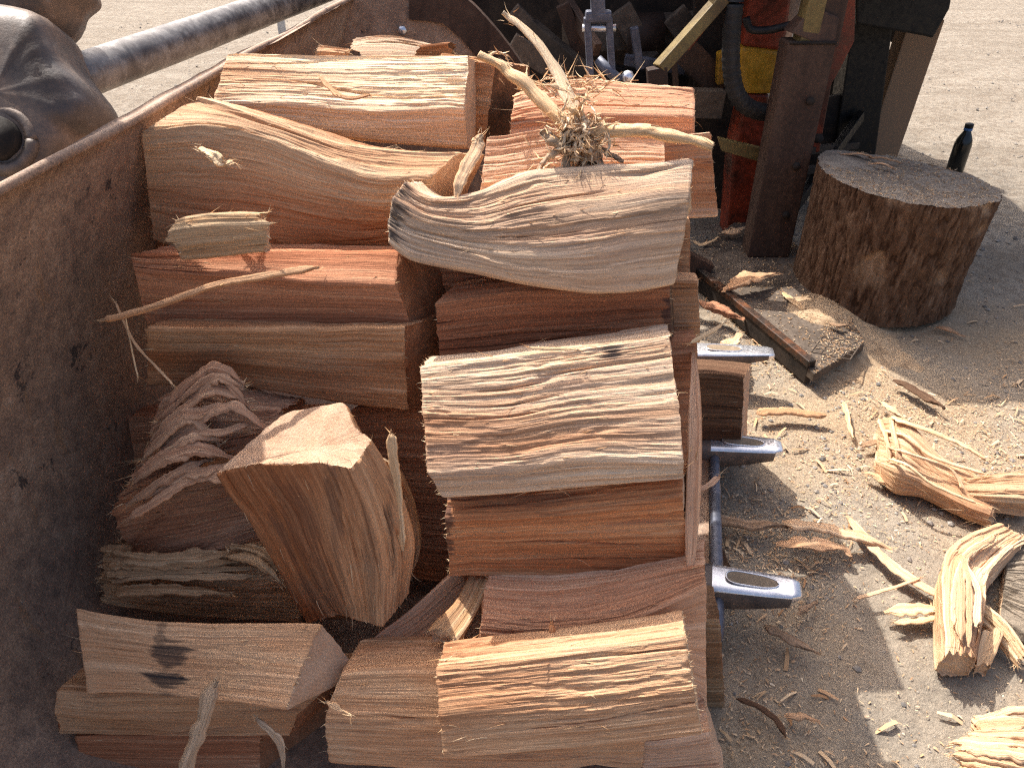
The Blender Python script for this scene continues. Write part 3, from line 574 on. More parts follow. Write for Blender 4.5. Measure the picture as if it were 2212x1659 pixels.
clog('twisted split log with weathered grey grain and a black knot at its end', [[(872, 396), (848, 430), (838, 480), (842, 520)], [(930, 432), (915, 470), (900, 510), (895, 556)], [(1040, 424), (1030, 485), (1025, 540), (1030, 585)], [(1150, 384), (1150, 460), (1155, 550), (1160, 612)], [(1260, 372), (1265, 440), (1270, 540), (1275, 626)], [(1380, 362), (1380, 430), (1380, 520), (1375, 622)], [(1497, 350), (1493, 415), (1478, 510), (1456, 610)]], [1.16, 1.16, 1.16, 1.155, 1.15, 1.15, 1.16], [58, 42, 22], 'grey', 'end_tan', .11, 1, amp=1.35, seed=5, fib=60, fray=(26, 8), wavy=.005, stains=[(P(850, 440, 1.17), (.020, .06, .055)), (P(1200, 470, 1.15), (.12, .03, .010), .45), (P(1380, 450, 1.15), (.10, .03, .014), .4)])
clog('yellowish sunlit log edge just behind the twisted grey log', [[(1180, 392), (1180, 470)], [(1300, 366), (1300, 460)], [(1492, 352), (1492, 450)]], [1.235, 1.24, 1.24], [45], 'straw', 'end_tan', .08, 0, seed=6, fib=14)
clog('pinkish split log lying under the bundle of twigs', [[(1052, 300), (1036, 420), (1036, 470)], [(1220, 278), (1215, 405), (1215, 470)], [(1432, 290), (1436, 400), (1436, 460)]], 1.27, [45, 0], 'pink', 'end_pink', .1, 1, seed=7, fib=24)
clog('pink split log with a torn knot behind the bundle of twigs', [[(1112, 208), (1106, 262), (1098, 345)], [(1240, 178), (1240, 245), (1240, 345)], [(1380, 188), (1385, 248), (1385, 348)], [(1500, 196), (1500, 255), (1498, 350)]], 1.47, [68, 0], 'pink', 'end_pink', .12, 1, amp=1.2, seed=8, fib=60, fiblen=.035)
clog('sawn block with its pale end standing out past the twisted log', [[(1390, 300), (1390, 475)], [(1532, 287), (1548, 467)]], [1.41, 1.41], [-4], 'pink', 'end_pink', .15, 0, rs=14, seed=9, fib=12)
clog('red-brown split log whose right half catches the sun below the wide curved log', [[(282, 549), (290, 578), (316, 702)], [(480, 550), (480, 592), (480, 706)], [(680, 548), (675, 608), (680, 704)], [(862, 549), (856, 618), (892, 706)]], [1.22, 1.215, 1.21, 1.20], [58, -2], 'red', 'end_red', .13, 1, rs=80, seed=10, fib=30)
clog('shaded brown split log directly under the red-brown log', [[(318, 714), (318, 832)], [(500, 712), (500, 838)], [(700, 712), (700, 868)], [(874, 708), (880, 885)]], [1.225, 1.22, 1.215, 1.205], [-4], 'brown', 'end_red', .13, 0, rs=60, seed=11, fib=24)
clog('torn reddish slab with swirling shredded grain against the rusty wall', [[(352, 868), (318, 985), (252, 1105), (306, 1230)], [(430, 852), (400, 960), (350, 1090), (400, 1205)], [(520, 872), (480, 960), (470, 1070), (500, 1178)], [(612, 884), (580, 960), (580, 1060), (592, 1152)]], [1.27, 1.25, 1.25, 1.27], [30, 28, 20], 'rose', 'end_red', .08, 1, amp=2.3, seed=12, fib=110, fiblen=.05, ends=('tear', 'tear'), fray=(30, 30), twist=.3, wavy=.03)
clog('dark rotten splintered log under the torn reddish slab', [[(238, 1188), (226, 1235), (222, 1300)], [(430, 1180), (430, 1240), (430, 1340)], [(600, 1170), (625, 1240), (655, 1350)]], [1.31, 1.29, 1.27], [48, -8], 'rot', 'end_dark', .12, 1, amp=2.0, seed=13, fib=70, fiblen=.04, ends=('tear', 'tear'), fray=(50, 26))
ring_log('big chunk standing on end with a sunlit sawn top in the heap', [
  [P(470, 1018, 1.14), P(560, 1004, 1.12), P(690, 1000, 1.105), P(760, 1014, 1.10), P(802, 952, 1.13), P(765, 924, 1.145), P(742, 872, 1.17), P(620, 890, 1.18), P(545, 955, 1.16)],
  [P(540, 1120, 1.17), P(630, 1115, 1.14), P(730, 1110, 1.125), P(800, 1120, 1.125), P(862, 1062, 1.165), P(830, 1030, 1.24), P(800, 1000, 1.28), P(680, 1000, 1.30), P(600, 1050, 1.25)],
  [P(612, 1250, 1.21), P(690, 1245, 1.18), P(770, 1240, 1.165), P(830, 1240, 1.165), P(897, 1170, 1.21), P(870, 1140, 1.30), P(830, 1110, 1.34), P(720, 1120, 1.36), P(650, 1180, 1.30)],
  [P(664, 1345, 1.25), P(735, 1325, 1.22), P(785, 1345, 1.205), P(826, 1356, 1.20), P(882, 1286, 1.25), P(860, 1250, 1.34), P(830, 1220, 1.38), P(740, 1230, 1.40), P(690, 1280, 1.34)]],
  'brown', 'end_pink', amp=1.0, seed=14, fib=50, fray=(60, 14), tint=[1, .95, .1, -.3, -.4, 0, 0, 0, .8], stains=[(P(640, 1130, 1.14), (.03, .05, .10), .4), (P(720, 1110, 1.12), (.012, .05, .11), .45), (P(800, 1240, 1.16), (.012, .05, .10), .4), (P(690, 1270, 1.19), (.04, .05, .06), .45), (P(840, 1120, 1.14), (.006, .05, .07), .6)])
ring_log('sawn-ended triangular split log lying against the rusty wall', [
  [P(165, 1312, 1.17), P(188, 1500, 1.15), P(230, 1440, 1.27)], [P(310, 1336, 1.16), P(325, 1500, 1.14), P(385, 1430, 1.25)], [P(480, 1346, 1.15), P(475, 1514, 1.125), P(555, 1440, 1.24)], [P(692, 1348, 1.14), P(614, 1536, 1.11), P(779, 1456, 1.20)]],
  'dust', 'end_pink', amp=.7, seed=15, fib=24, fray=(6, 40), stains=[(P(362, 1450, 1.148), (.024, .03, .042)), (P(345, 1385, 1.15), (.008, .03, .03), .7)])
clog('long split board under the triangular sawn log', [[(122, 1494), (118, 1540), (128, 1588)], [(380, 1500), (380, 1556), (380, 1594)], [(716, 1480), (640, 1545), (622, 1590)]], [1.19, 1.18, 1.18], [30, -12], 'brown', 'end_red', .1, 1, rs=60, seed=16, fib=18)
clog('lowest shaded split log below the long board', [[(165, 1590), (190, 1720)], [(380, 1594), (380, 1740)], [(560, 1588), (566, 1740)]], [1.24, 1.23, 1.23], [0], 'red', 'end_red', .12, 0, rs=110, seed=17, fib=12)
clog('streaked split log mostly covered by the dusty front log', [[(738, 1458), (702, 1552), (712, 1642)], [(960, 1450), (950, 1560), (955, 1652)], [(1180, 1450), (1180, 1570), (1180, 1656)], [(1396, 1440), (1396, 1560), (1386, 1654)]], [1.145, 1.15, 1.15, 1.16], [42, 4], 'dust', 'end_tan', .1, 1, rs=40, seed=18, fib=30, amp=1.2)
clog('dusty split log half in sun, laid across the front of the heap', [[(943, 1441), (950, 1540), (958, 1636)], [(1130, 1418), (1135, 1520), (1140, 1626)], [(1310, 1394), (1318, 1500), (1325, 1612)], [(1479, 1372), (1497, 1480), (1516, 1588)]], [1.065, 1.06, 1.06, 1.055], [48, 30], 'dust', 'end_tan', .07, 1, amp=1.0, bow=.002, fine=1.3, seed=19, fib=60, fray=(14, 50))
clog('split log with sweeping grain between the orange log and the dusty front log', [[(1048, 1268), (1036, 1352), (1030, 1440)], [(1200, 1272), (1200, 1356), (1200, 1450)], [(1360, 1250), (1360, 1338), (1370, 1450)], [(1522, 1222), (1524, 1264), (1526, 1560)]], [1.165, 1.16, 1.155, 1.15], [58, 2], 'pink', 'end_red', .1, 1, rs=10, seed=20, fib=40)
clog('deep orange-brown split log with ribbed grain under the broad sunlit log', [[(968, 1076), (964, 1120), (972, 1250)], [(1220, 1066), (1220, 1110), (1220, 1262)], [(1474, 1036), (1474, 1080), (1483, 1270)]], [1.155, 1.15, 1.14], [52, -2], 'orange', 'end_pink', .1, 1, rs=24, seed=21, fib=40, amp=1.25, fray=(40, 6), stains=[(P(966, 1130, 1.16), (.008, .04, .05), .9), (P(1100, 1085, 1.15), (.10, .03, .010), .5)])
ring_log('thin upright pink board at the right end of the broad sunlit log', [
  [P(1496, 762, 1.235), P(1499, 764, 1.235), P(1502, 764, 1.25), P(1498, 762, 1.25)],
  [P(1490, 860, 1.18), P(1511, 872, 1.18), P(1513, 872, 1.21), P(1492, 860, 1.21)],
  [P(1482, 1000, 1.16), P(1512, 1010, 1.16), P(1514, 1010, 1.19), P(1484, 1000, 1.19)],
  [P(1477, 1130, 1.16), P(1507, 1140, 1.16), P(1509, 1140, 1.19), P(1479, 1130, 1.19)],
  [P(1484, 1268, 1.17), P(1496, 1262, 1.17), P(1498, 1262, 1.19), P(1486, 1268, 1.19)]], 'pink', 'end_pink', amp=.35, seed=22, fib=16, fray=(4, 4), name='wood_slab', cat='wood chunk', group=None)
clog('broad pale split log with coarse sunlit grain in the middle of the right row', [[(906, 796), (914, 900), (922, 1020), (956, 1074)], [(1080, 776), (1090, 900), (1100, 1010), (1110, 1062)], [(1260, 752), (1275, 870), (1285, 990), (1292, 1046)], [(1446, 726), (1462, 850), (1477, 995), (1476, 1034)]], [1.12, 1.115, 1.11, 1.11], [50, 44, 2], 'grey', 'end_pink', .09, 1, amp=.95, bow=.002, fine=1.4, seed=23, fib=70, fray=(50, 10), stains=[(P(1325, 768, 1.12), (.020, .03, .007)), (P(1010, 830, 1.12), (.05, .04, .01), .3)])
clog('smooth red split log above the broad pale log', [[(966, 630), (940, 654), (952, 790)], [(1110, 612), (1100, 634), (1105, 780)], [(1280, 605), (1275, 630), (1280, 760)], [(1442, 600), (1446, 622), (1452, 744)]], [1.215, 1.21, 1.205, 1.20], [70, 6], 'red', 'end_dark', .12, 1, rs=14, seed=24, fib=24, amp=.8, stains=[(P(1450, 690, 1.21), (.010, .04, .05), .9)])
clog('greyish log end showing past the right end of the smooth red log', [[(1380, 606), (1380, 740)], [(1508, 608), (1511, 742)]], [1.31, 1.30], [10], 'dust', 'end_pink', .1, 0, rs=2, seed=25, fib=8)
clog('reddish log behind the right end of the broad pale log', [[(1360, 745), (1370, 1050)], [(1506, 736), (1502, 1045)]], [1.25, 1.24], [14], 'red', 'end_pink', .1, 0, seed=26, fib=8)
clog('dark barked log sticking out over the bucket lip between two teeth', [[(1380, 806), (1380, 985)], [(1500, 806), (1500, 986)], [(1606, 816), (1600, 986)]], [1.78, 1.78, 1.78], [0], 'darkwood', 'end_pink', .15, 0, rs=34, seed=27, fib=12, fray=(0, 30))
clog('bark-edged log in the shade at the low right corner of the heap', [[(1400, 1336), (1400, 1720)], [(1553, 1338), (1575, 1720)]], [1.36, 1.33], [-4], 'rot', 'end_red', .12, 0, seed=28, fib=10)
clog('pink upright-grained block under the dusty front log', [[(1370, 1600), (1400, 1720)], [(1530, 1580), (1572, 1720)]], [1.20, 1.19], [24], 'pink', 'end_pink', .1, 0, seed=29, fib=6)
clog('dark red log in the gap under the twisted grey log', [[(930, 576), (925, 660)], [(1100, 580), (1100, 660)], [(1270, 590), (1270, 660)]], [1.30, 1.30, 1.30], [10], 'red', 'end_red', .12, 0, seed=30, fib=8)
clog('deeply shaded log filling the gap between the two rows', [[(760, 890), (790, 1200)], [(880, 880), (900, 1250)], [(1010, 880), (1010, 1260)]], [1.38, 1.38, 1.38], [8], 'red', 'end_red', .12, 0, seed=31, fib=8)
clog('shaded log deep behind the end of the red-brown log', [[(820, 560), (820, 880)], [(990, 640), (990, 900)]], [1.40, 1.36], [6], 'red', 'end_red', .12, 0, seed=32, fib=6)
ring_log('log with a smooth sawn end face in the hollow beside the standing chunk', [
  [P(800, 1385, 1.235), P(940, 1445, 1.225), P(815, 1462, 1.225)], [P(900, 1308, 1.27), P(985, 1420, 1.30), P(880, 1440, 1.34)], [P(990, 1222, 1.30), P(1050, 1350, 1.36), P(960, 1380, 1.40)]], 'pink', 'end_pink', amp=.8, seed=33, fib=8)
ring_log('little split stick with a frayed end beside the standing chunk', [
  [P(930, 1352, 1.19), P(990, 1380, 1.185), P(985, 1395, 1.21), P(940, 1370, 1.21)], [P(985, 1300, 1.215), P(1030, 1315, 1.21), P(1020, 1330, 1.24), P(985, 1320, 1.24)], [P(1010, 1248, 1.24), P(1058, 1258, 1.235), P(1050, 1270, 1.27), P(1012, 1260, 1.27)]], 'straw', 'end_tan', amp=.8, seed=34, fib=20, ends=('tear', 'tear'), fray=(40, 4), name='wood_slab', cat='wood chunk', group=None)
ring_log('pale bark-backed slab behind the standing chunk', [
  [P(815, 985, 1.21), P(850, 1010, 1.20), P(860, 1000, 1.25)], [P(850, 1080, 1.25), P(893, 1100, 1.24), P(900, 1090, 1.29)], [P(870, 1180, 1.29), P(908, 1190, 1.28), P(912, 1180, 1.33)], [P(860, 1260, 1.32), P(884, 1250, 1.31), P(890, 1245, 1.36)]], 'tan', 'end_tan', amp=.6, seed=35, fib=8, name='wood_slab', cat='wood chunk', group=None)
def shred(parent, specs, mat, wd, th, seed):
    po = np.array(parent.location)
    for i_, pts in enumerate(specs):
        o_ = strip('torn_strip', None, [P(*p) for p in pts], wd * rng.uniform(.6, 1.4), th, mat, None, seed=seed + i_, fib=6, noise=.4, taper=(.2, .1)); o_.parent = parent; o_.location = Vector(o_.location) - Vector(po)
slab = LOGS[11]; sp_ = []
for i_ in range(15):
    q = i_ / 14; y0 = 1120 - 235 * q + rng.uniform(-12, 12); x0 = 262 + 95 * q + rng.uniform(-16, 30); sw = rng.uniform(.55, 1)
    sp_.append([(x0, y0, 1.225), (x0 + 90 * sw, y0 - 45 - 20 * q, 1.205), (x0 + 170 * sw, y0 - 75 - 10 * q + rng.uniform(-15, 25), 1.20), (x0 + 260 * sw, y0 - 78 + rng.uniform(-30, 40) + 30 * q, 1.215)])
shred(slab, sp_, 'rose', .017, .006, 300)
shred(LOGS[12], [[(232 + rng.uniform(-12, 10), y_, 1.27), (330, y_ + rng.uniform(-14, 14), 1.255), (430 + rng.uniform(0, 150), y_ + rng.uniform(-16, 20), 1.26)] for y_ in (1192, 1206, 1222, 1238, 1258, 1280)] + [[(480, 1200, 1.245), (560, 1215, 1.235), (612, 1262, 1.24)], [(500, 1180, 1.25), (570, 1190, 1.24), (600, 1235, 1.24)]], 'rot', .016, .006, 330)
# small pieces lying far back on the heap
clog('weathered grey-tan chunk showing behind the pale top log', [[(775, 82), (752, 130)], [(850, 78), (850, 132)], [(958, 105), (930, 132)]], [1.72, 1.70, 1.70], [55], 'grey', 'end_dark', .1, 0, seed=36, fib=14, amp=1.2, ends=('tear', 'tear'))
clog('small brown upright block behind the middle of the pale top log', [[(906, 100), (900, 132)], [(970, 92), (972, 132)]], [1.60, 1.60], [10], 'brown', 'end_dark', .05, 0, seed=37, fib=10, ends=('tear', 'tear'))
clog('shredded grey log end behind the left part of the pale top log', [[(690, 100), (676, 132)], [(752, 106), (760, 135)]], [1.66, 1.64], [50], 'dust', 'end_dark', .08, 0, seed=38, fib=40, fiblen=.04, ends=('tear', 'tear'), fray=(30, 10))
for k, (x0, y0, x1, y1, dp, m) in enumerate([(300, 420, 800, 560, 1.5, 'red'), (940, 420, 1400, 560, 1.5, 'red'), (250, 900, 700, 1100, 1.52, 'red'), (960, 880, 1400, 1080, 1.5, 'brown'), (300, 1330, 760, 1480, 1.52, 'brown'), (980, 1290, 1400, 1440, 1.45, 'red'), (640, 1500, 1000, 1680, 1.42, 'brown'), (700, 150, 1100, 260, 1.72, 'brown'), (1150, 240, 1500, 360, 1.66, 'red'), (1050, 470, 1488, 640, 1.38, 'brown'), (1040, 645, 1494, 800, 1.38, 'red'), (1040, 805, 1496, 1000, 1.37, 'brown'), (1060, 1010, 1496, 1200, 1.42, 'red')]):  # some unseen logs are added so sun does not leak through the heap
    clog(['split log buried under the wide curved log', 'split log buried under the twisted grey log', 'split log buried behind the torn reddish slab', 'split log buried behind the broad pale log', 'split log buried behind the triangular sawn log', 'split log buried behind the sweeping-grained log', 'split log in the dark hollow beside the streaked log', 'split log buried behind the pale top log', 'split log buried behind the pink knotted log', 'unseen split log added under the pinkish log that carries the twigs to block sun', 'unseen split log added behind the smooth red log to block sun', 'unseen split log added under the greyish log end by the smooth red log to block sun', 'split log buried behind the deep orange-brown log'][k], [[(x0, y0), (x0, y1)], [(x1, y0), (x1, y1)]], [dp, dp], [20], m, 'end_red', .1, 0, seed=50 + k, fib=0, fray=(0, 0), res=.006, nu=30)

# ---------------------------------------------------------------- loose sticks and splinters on the heap
strip('stick', 'long brown split stick lying across the red-brown log', [P(224, 693, 1.13), P(330, 665, 1.14), P(450, 622, 1.15), P(560, 600, 1.165), P(690, 578, 1.20)], .0125, .007, 'brown', 'stick', seed=3, taper=(.9, .2), fib=14)
strip('stick', 'knobbly grey twig standing up over the long split board', [P(392, 1690, 1.06), P(425, 1590, 1.07), P(448, 1520, 1.08), P(468, 1468, 1.09)], .020, .017, 'twig', 'twig', seed=4, taper=(1, .9), fib=6)
strip('stick', 'twisted orange splinter leaning on the end of the wide curved log', [P(985, 425, 1.17), P(1005, 370, 1.18), P(1030, 318, 1.19), P(1040, 292, 1.19)], .020, .008, 'tan', seed=5, taper=(.9, .8), fib=14)
strip('stick', 'pale thin stake rising beside the standing chunk', [P(868, 1190, 1.19), P(862, 1080, 1.165), P(852, 1000, 1.15), P(845, 938, 1.14)], .014, .007, 'straw', seed=6, taper=(.6, .9), fib=10)
strip('splinter', 'curved brown sliver lying on the face of the pale top log', [P(688, 164, 1.40), P(712, 190, 1.385), P(745, 212, 1.37), P(800, 206, 1.375)], .009, .003, 'brown', seed=7, fib=20)
strip('splinter', 'bright torn flake stuck on the wide curved log', [P(432, 322, 1.22), P(460, 340, 1.205), P(482, 355, 1.21), P(505, 352, 1.225)], .022, .006, 'straw', seed=8, fib=30, noise=.5)
strip('splinter', 'short orange peg lying on the sweeping-grained log', [P(1192, 1342, 1.13), P(1195, 1370, 1.125), P(1198, 1402, 1.12)], .009, .004, 'orange', seed=9, taper=(.8, .9), fib=3)
strip('splinter', 'thin crossed sliver against the rusty wall by the shaded brown log', [P(250, 655, 1.16), P(290, 740, 1.17), P(340, 795, 1.19), P(374, 832, 1.19)], .0035, .002, 'tan', seed=10, fib=2)
strip('splinter', 'hair-thin straw hanging beside the rusty wall', [P(272, 690, 1.16), P(280, 730, 1.17), P(292, 790, 1.18), P(298, 812, 1.18)], .0022, .0015, 'straw', seed=11, fib=1)
strip('splinter', 'fine pale splinter laid along the smooth red log', [P(1143, 752, 1.115), P(1190, 754, 1.115), P(1240, 756, 1.115)], .005, .002, 'straw', seed=12, fib=3)
strip('splinter', 'small loose sliver between the triangular log and the streaked log', [P(706, 1516, 1.12), P(730, 1530, 1.115), P(752, 1544, 1.11)], .010, .005, 'tan', seed=13, fib=4)
strip('splinter', 'peeling strip hanging down over the lowest shaded log', [P(552, 1548, 1.14), P(585, 1580, 1.13), P(606, 1610, 1.14), P(612, 1668, 1.15)], .012, .004, 'twig', seed=14, fib=8)
strip('splinter', 'pale sliver poking out past the thin upright board', [P(1490, 742, 1.21), P(1530, 720, 1.22), P(1566, 698, 1.23)], .007, .003, 'straw', seed=15, fib=3)
strip('splinter', 'curled pink shaving at the edge of the thin upright board', [P(1500, 1060, 1.2), P(1525, 1052, 1.21), P(1548, 1035, 1.22), P(1556, 1028, 1.22)], .009, .003, 'pink', seed=16, fib=3)

# bundle of dry twigs
TO = P(1255, 320, 1.2); tw = empty('twig_bundle', TO, label='dry broken root with splayed twigs and shredded fibres on the heap', cat='twig bundle')
def twig(name, pts, r, seed, mat='straw', taper=(1, .6)):
    path = resample(np.array([P(*p) for p in pts]) - TO, 44); t = np.linspace(0, 1, 44); path = path + .004 * np.stack([vnoise(t * 8, t * 0 + q, seed) for q in range(3)], -1); tube(name, path, r * .82 * (taper[0] + (taper[1] - taper[0]) * t) * (1 + .35 * vnoise(t * 12, t * 0, seed)), M[mat], 18, parent=tw, noise=.10, seed=seed, squash=.7)
    k_ = 12; ix = rng.integers(2, 42, k_); fibres(tw, path[ix] + rng.normal(size=(k_, 3)) * r * .5, np.gradient(path, axis=0)[ix] / np.linalg.norm(np.gradient(path, axis=0)[ix], axis=1)[:, None] * rng.choice([-1, 1], (k_, 1)) + rng.normal(size=(k_, 3)) * .3, rng.uniform(.008, .03, k_), .0009, M['fibres'], .5)
twig('branch', [(1262, 290, 1.19), (1232, 220, 1.21), (1198, 150, 1.24), (1160, 92, 1.26), (1112, 48, 1.28), (1084, 28, 1.28)], .0125, 1, 'cream', (1.15, .55))
twig('branch', [(1245, 285, 1.19), (1190, 235, 1.20), (1130, 180, 1.21), (1080, 145, 1.22), (1036, 122, 1.22)], .0165, 2, 'straw', (1.2, .6))
twig('branch', [(1275, 275, 1.18), (1340, 284, 1.18), (1400, 286, 1.18), (1470, 296, 1.18), (1538, 316, 1.18)], .0165, 3, 'straw', (1.3, .8))
twig('branch', [(1232, 330, 1.18), (1205, 312, 1.17), (1188, 298, 1.17), (1178, 290, 1.17)], .013, 4, 'twig', (1, .9))
twig('branch', [(1218, 320, 1.18), (1195, 335, 1.18), (1172, 352, 1.19), (1160, 378, 1.19)], .009, 5, 'twig')
twig('branch', [(1230, 320, 1.18), (1225, 345, 1.18), (1222, 365, 1.18), (1218, 384, 1.18)], .009, 6, 'twig')
twig('branch', [(1290, 320, 1.19), (1325, 338, 1.19), (1345, 350, 1.19)], .008, 7, 'twig')
twig('branch', [(1050, 126, 1.26), (1075, 115, 1.28), (1098, 126, 1.28)], .004, 8, 'tan')
twig('branch', [(1120, 192, 1.25), (1145, 172, 1.27), (1185, 200, 1.27)], .004, 9, 'straw')
for k in range(13):
    a0 = rng.uniform(0, 6.28); cx, cy = 1250 + rng.uniform(-28, 36), 282 + rng.uniform(-22, 34); rr = rng.uniform(14, 34)
    twig('rootlet', [(cx + rr * math.cos(a0 + q) * .8, cy + rr * math.sin(a0 + q), 1.17 + .01 * math.sin(q * 2)) for q in np.linspace(0, 3.4, 6)], rng.uniform(.0025, .006), 20 + k, rng.choice(['straw', 'tan', 'cream']))
ring_log('core', [[P(1205, 270, 1.20), P(1250, 255, 1.17), P(1270, 275, 1.19), P(1230, 300, 1.24)], [P(1215, 310, 1.19), P(1265, 300, 1.16), P(1300, 320, 1.18), P(1250, 340, 1.24)], [P(1230, 350, 1.20), P(1270, 345, 1.17), P(1310, 350, 1.19), P(1260, 372, 1.24)]], 'tan', 'end_tan', amp=2.2, seed=60, name='root_core', fib=0, fray=(0, 0), ends=('tear', 'tear'))
core = LOGS.pop(); core.parent = tw; core.location = Vector(core.location) - Vector(TO)
for k_ in ('label', 'category', 'group'): del core[k_]
n = 260; q = np.array([P(1250 + 34 * a, 300 + 34 * b, 1.185) for a, b in rng.normal(size=(n, 2))]) - TO; fibres(tw, q, rng.normal(size=(n, 3)) + UP * .3 - FW * .3, rng.uniform(.008, .026, n), .0011, M['fibres'], 1.6)
n = 140; q = np.array([P(1235 + 55 * a, 192 + 14 * b, 1.44) for a, b in rng.normal(size=(n, 2))]); bo = LOGS[7]; fibres(bo, q - np.array(bo.location), RT * rng.choice([-1, 1], (n, 1)) + UP * rng.uniform(0, .7, (n, 1)) + rng.normal(size=(n, 3)) * .35, rng.uniform(.015, .05, n), .0011, M['fibres'], 1.1)

for k in range(34):
    cx, cy = 1248 + rng.normal() * 26, 288 + rng.normal() * 30; a0 = rng.uniform(0, 6.28); ln = rng.uniform(16, 48); cv = rng.uniform(-2.2, 2.2)
    pts = [(cx, cy, 1.17)]; 
    for q in range(4): pts.append((pts[-1][0] + ln / 3 * math.cos(a0 + cv * q / 3), pts[-1][1] + ln / 3 * math.sin(a0 + cv * q / 3), 1.165 + rng.uniform(-.008, .012)))
    o_ = strip('torn_strip', None, [P(*p) for p in pts], rng.uniform(.003, .009), .0018, rng.choice(['straw', 'cream', 'tan']), None, seed=500 + k, fib=3, noise=.4, taper=(.3, .2), n=8, m=24, up=tuple(rng.normal(size=3))); o_.parent = tw; o_.location = Vector(o_.location) - Vector(TO)

# ---------------------------------------------------------------- chopping block and bottle
SC = np.array([1.275, 2.45, .0]); SH = .43
st = empty('chopping_block', SC, label='round barked log stump dusted with sawdust on the splitter footplate', cat='stump')
n, m = 420, 100; th = np.arange(n) / n * 2 * math.pi; zz = np.linspace(0, 1, m); Z, T = np.meshgrid(zz, th, indexing='ij')
tilt = lambda x, y, z: np.stack([x + z * .012, y - z * .03, z - (.075 * x + .02 * y) * (z / SH)], -1)
rad = .248 + .020 * Z + .012 * np.cos(2 * T + 1) + .010 * np.cos(3 * T) + .012 * (1 - Z) ** 4
ca, sa = np.cos(T), np.sin(T); ar = T * .27
rdg = np.abs(fbm(ar * 42 + .6 * fbm(Z * 5, ar * 9, 4, 2), Z * 2.6, 71, 3)); rad = rad + .030 * np.minimum(rdg, .2) + .004 * fbm(ar * 120, Z * 22, 72, 3) - .004
rad[:, ] = rad
patch_ = np.clip((fbm(T * 1.9, Z * 2.6, 75, 3) - .3) * 7, 0, 1) * np.clip((Z - .25) * 3, 0, 1); rad -= .010 * patch_ + .02 * np.minimum(rdg, .2) * patch_
V = tilt(rad * ca, rad * sa, .012 + Z * (SH - .012)).reshape(-1, 3)
raw('bark', V, [grid_faces(m, n, True)], M['stumpbark'], parent=st, attrs={'tint': patch_.ravel() * (Z.ravel() > 0), 'stain': (np.clip(1 - rdg / .09, 0, 1) * (1 - patch_)).ravel()})
rr = np.linspace(1, 0, 30)[:-1]; Rr, T2 = np.meshgrid(rr, th, indexing='ij'); rt = rad[-1][None] * Rr
zt = SH + .006 * fbm(Rr * np.cos(T2) * 6, Rr * np.sin(T2) * 6, 81, 4) + .012 * np.clip(1 - ((Rr * np.cos(T2) + .55) ** 2 + (Rr * np.sin(T2) - .6) ** 2) * 4, 0, 1)
V = tilt(rt * np.cos(T2), rt * np.sin(T2), zt).reshape(-1, 3)
raw('sawn_top', V, [grid_faces(29, n, True), np.stack([28 * n + np.arange(0, n - 2), 28 * n + np.arange(1, n - 1), np.full(n - 2, 28 * n + n - 1)], -1)], M['dusttop'] if 'dusttop' in M else M['mud'], parent=st)
k = 1500; a = rng.uniform(0, 6.28, k); r = np.sqrt(rng.uniform(0, 1, k)) * .27; q = tilt(r * np.cos(a), r * np.sin(a), np.full(k, SH + .004))
d = rng.normal(size=(k, 3)) * [1, 1, .25]; o = fibres(st, q, d, rng.uniform(.004, .016, k), .0009, M['chips']); o.name = 'sawdust_cover'
for i_, (x, y, l, an) in enumerate([(-.10, .16, .12, 2.9), (-.02, .13, .11, 2.75), (-.06, .06, .09, 2.6)]):
    c0 = tilt(np.array(x), np.array(y), np.array(SH + .014)); dd = np.array([math.cos(an), math.sin(an), .05])
    strip('shaving', None, [SC + c0 - dd * l / 2, SC + c0 + [0, 0, .01], SC + c0 + dd * l / 2], .022, .005, 'dust', None, seed=i_ + 40, up=(0, .3, 1))
    o = bpy.context.scene.collection.objects; o = [x_ for x_ in o if x_.name.startswith('shaving') and x_.parent is None][0]; o.parent = st; o.location = Vector(o.location) - Vector(SC)
BP = G(2056, 386); bot = empty('bottle', BP, label='dark glass bottle with a blue cap standing on the yard dirt', cat='bottle')
prof = [(.0, 0), (.036, 0), (.039, .006), (.039, .09), (.039, .165), (.034, .19), (.022, .215), (.016, .228), (.015, .242), (.0, .243)]
def lathe(name, prof, mat, parent, n=32, z0=0):
    pr = np.array(prof); th = np.arange(n) / n * 2 * math.pi
    V = np.stack([pr[:, :1] * np.cos(th), pr[:, :1] * np.sin(th), np.repeat(pr[:, 1:] + z0, n, 1)], -1)
    return raw(name, V.reshape(-1, 3), [grid_faces(len(pr), n, True)], mat, parent=parent)
lathe('body', prof, M['bottle'], bot)
lathe('neck_ring', [(.0155, 0), (.019, .001), (.019, .012), (.0155, .013)], M['bluecap'], bot, z0=.229)
lathe('cap', [(.0, 0), (.018, 0), (.019, .003), (.019, .017), (.016, .02), (0, .02)], M['black'], bot, z0=.242)

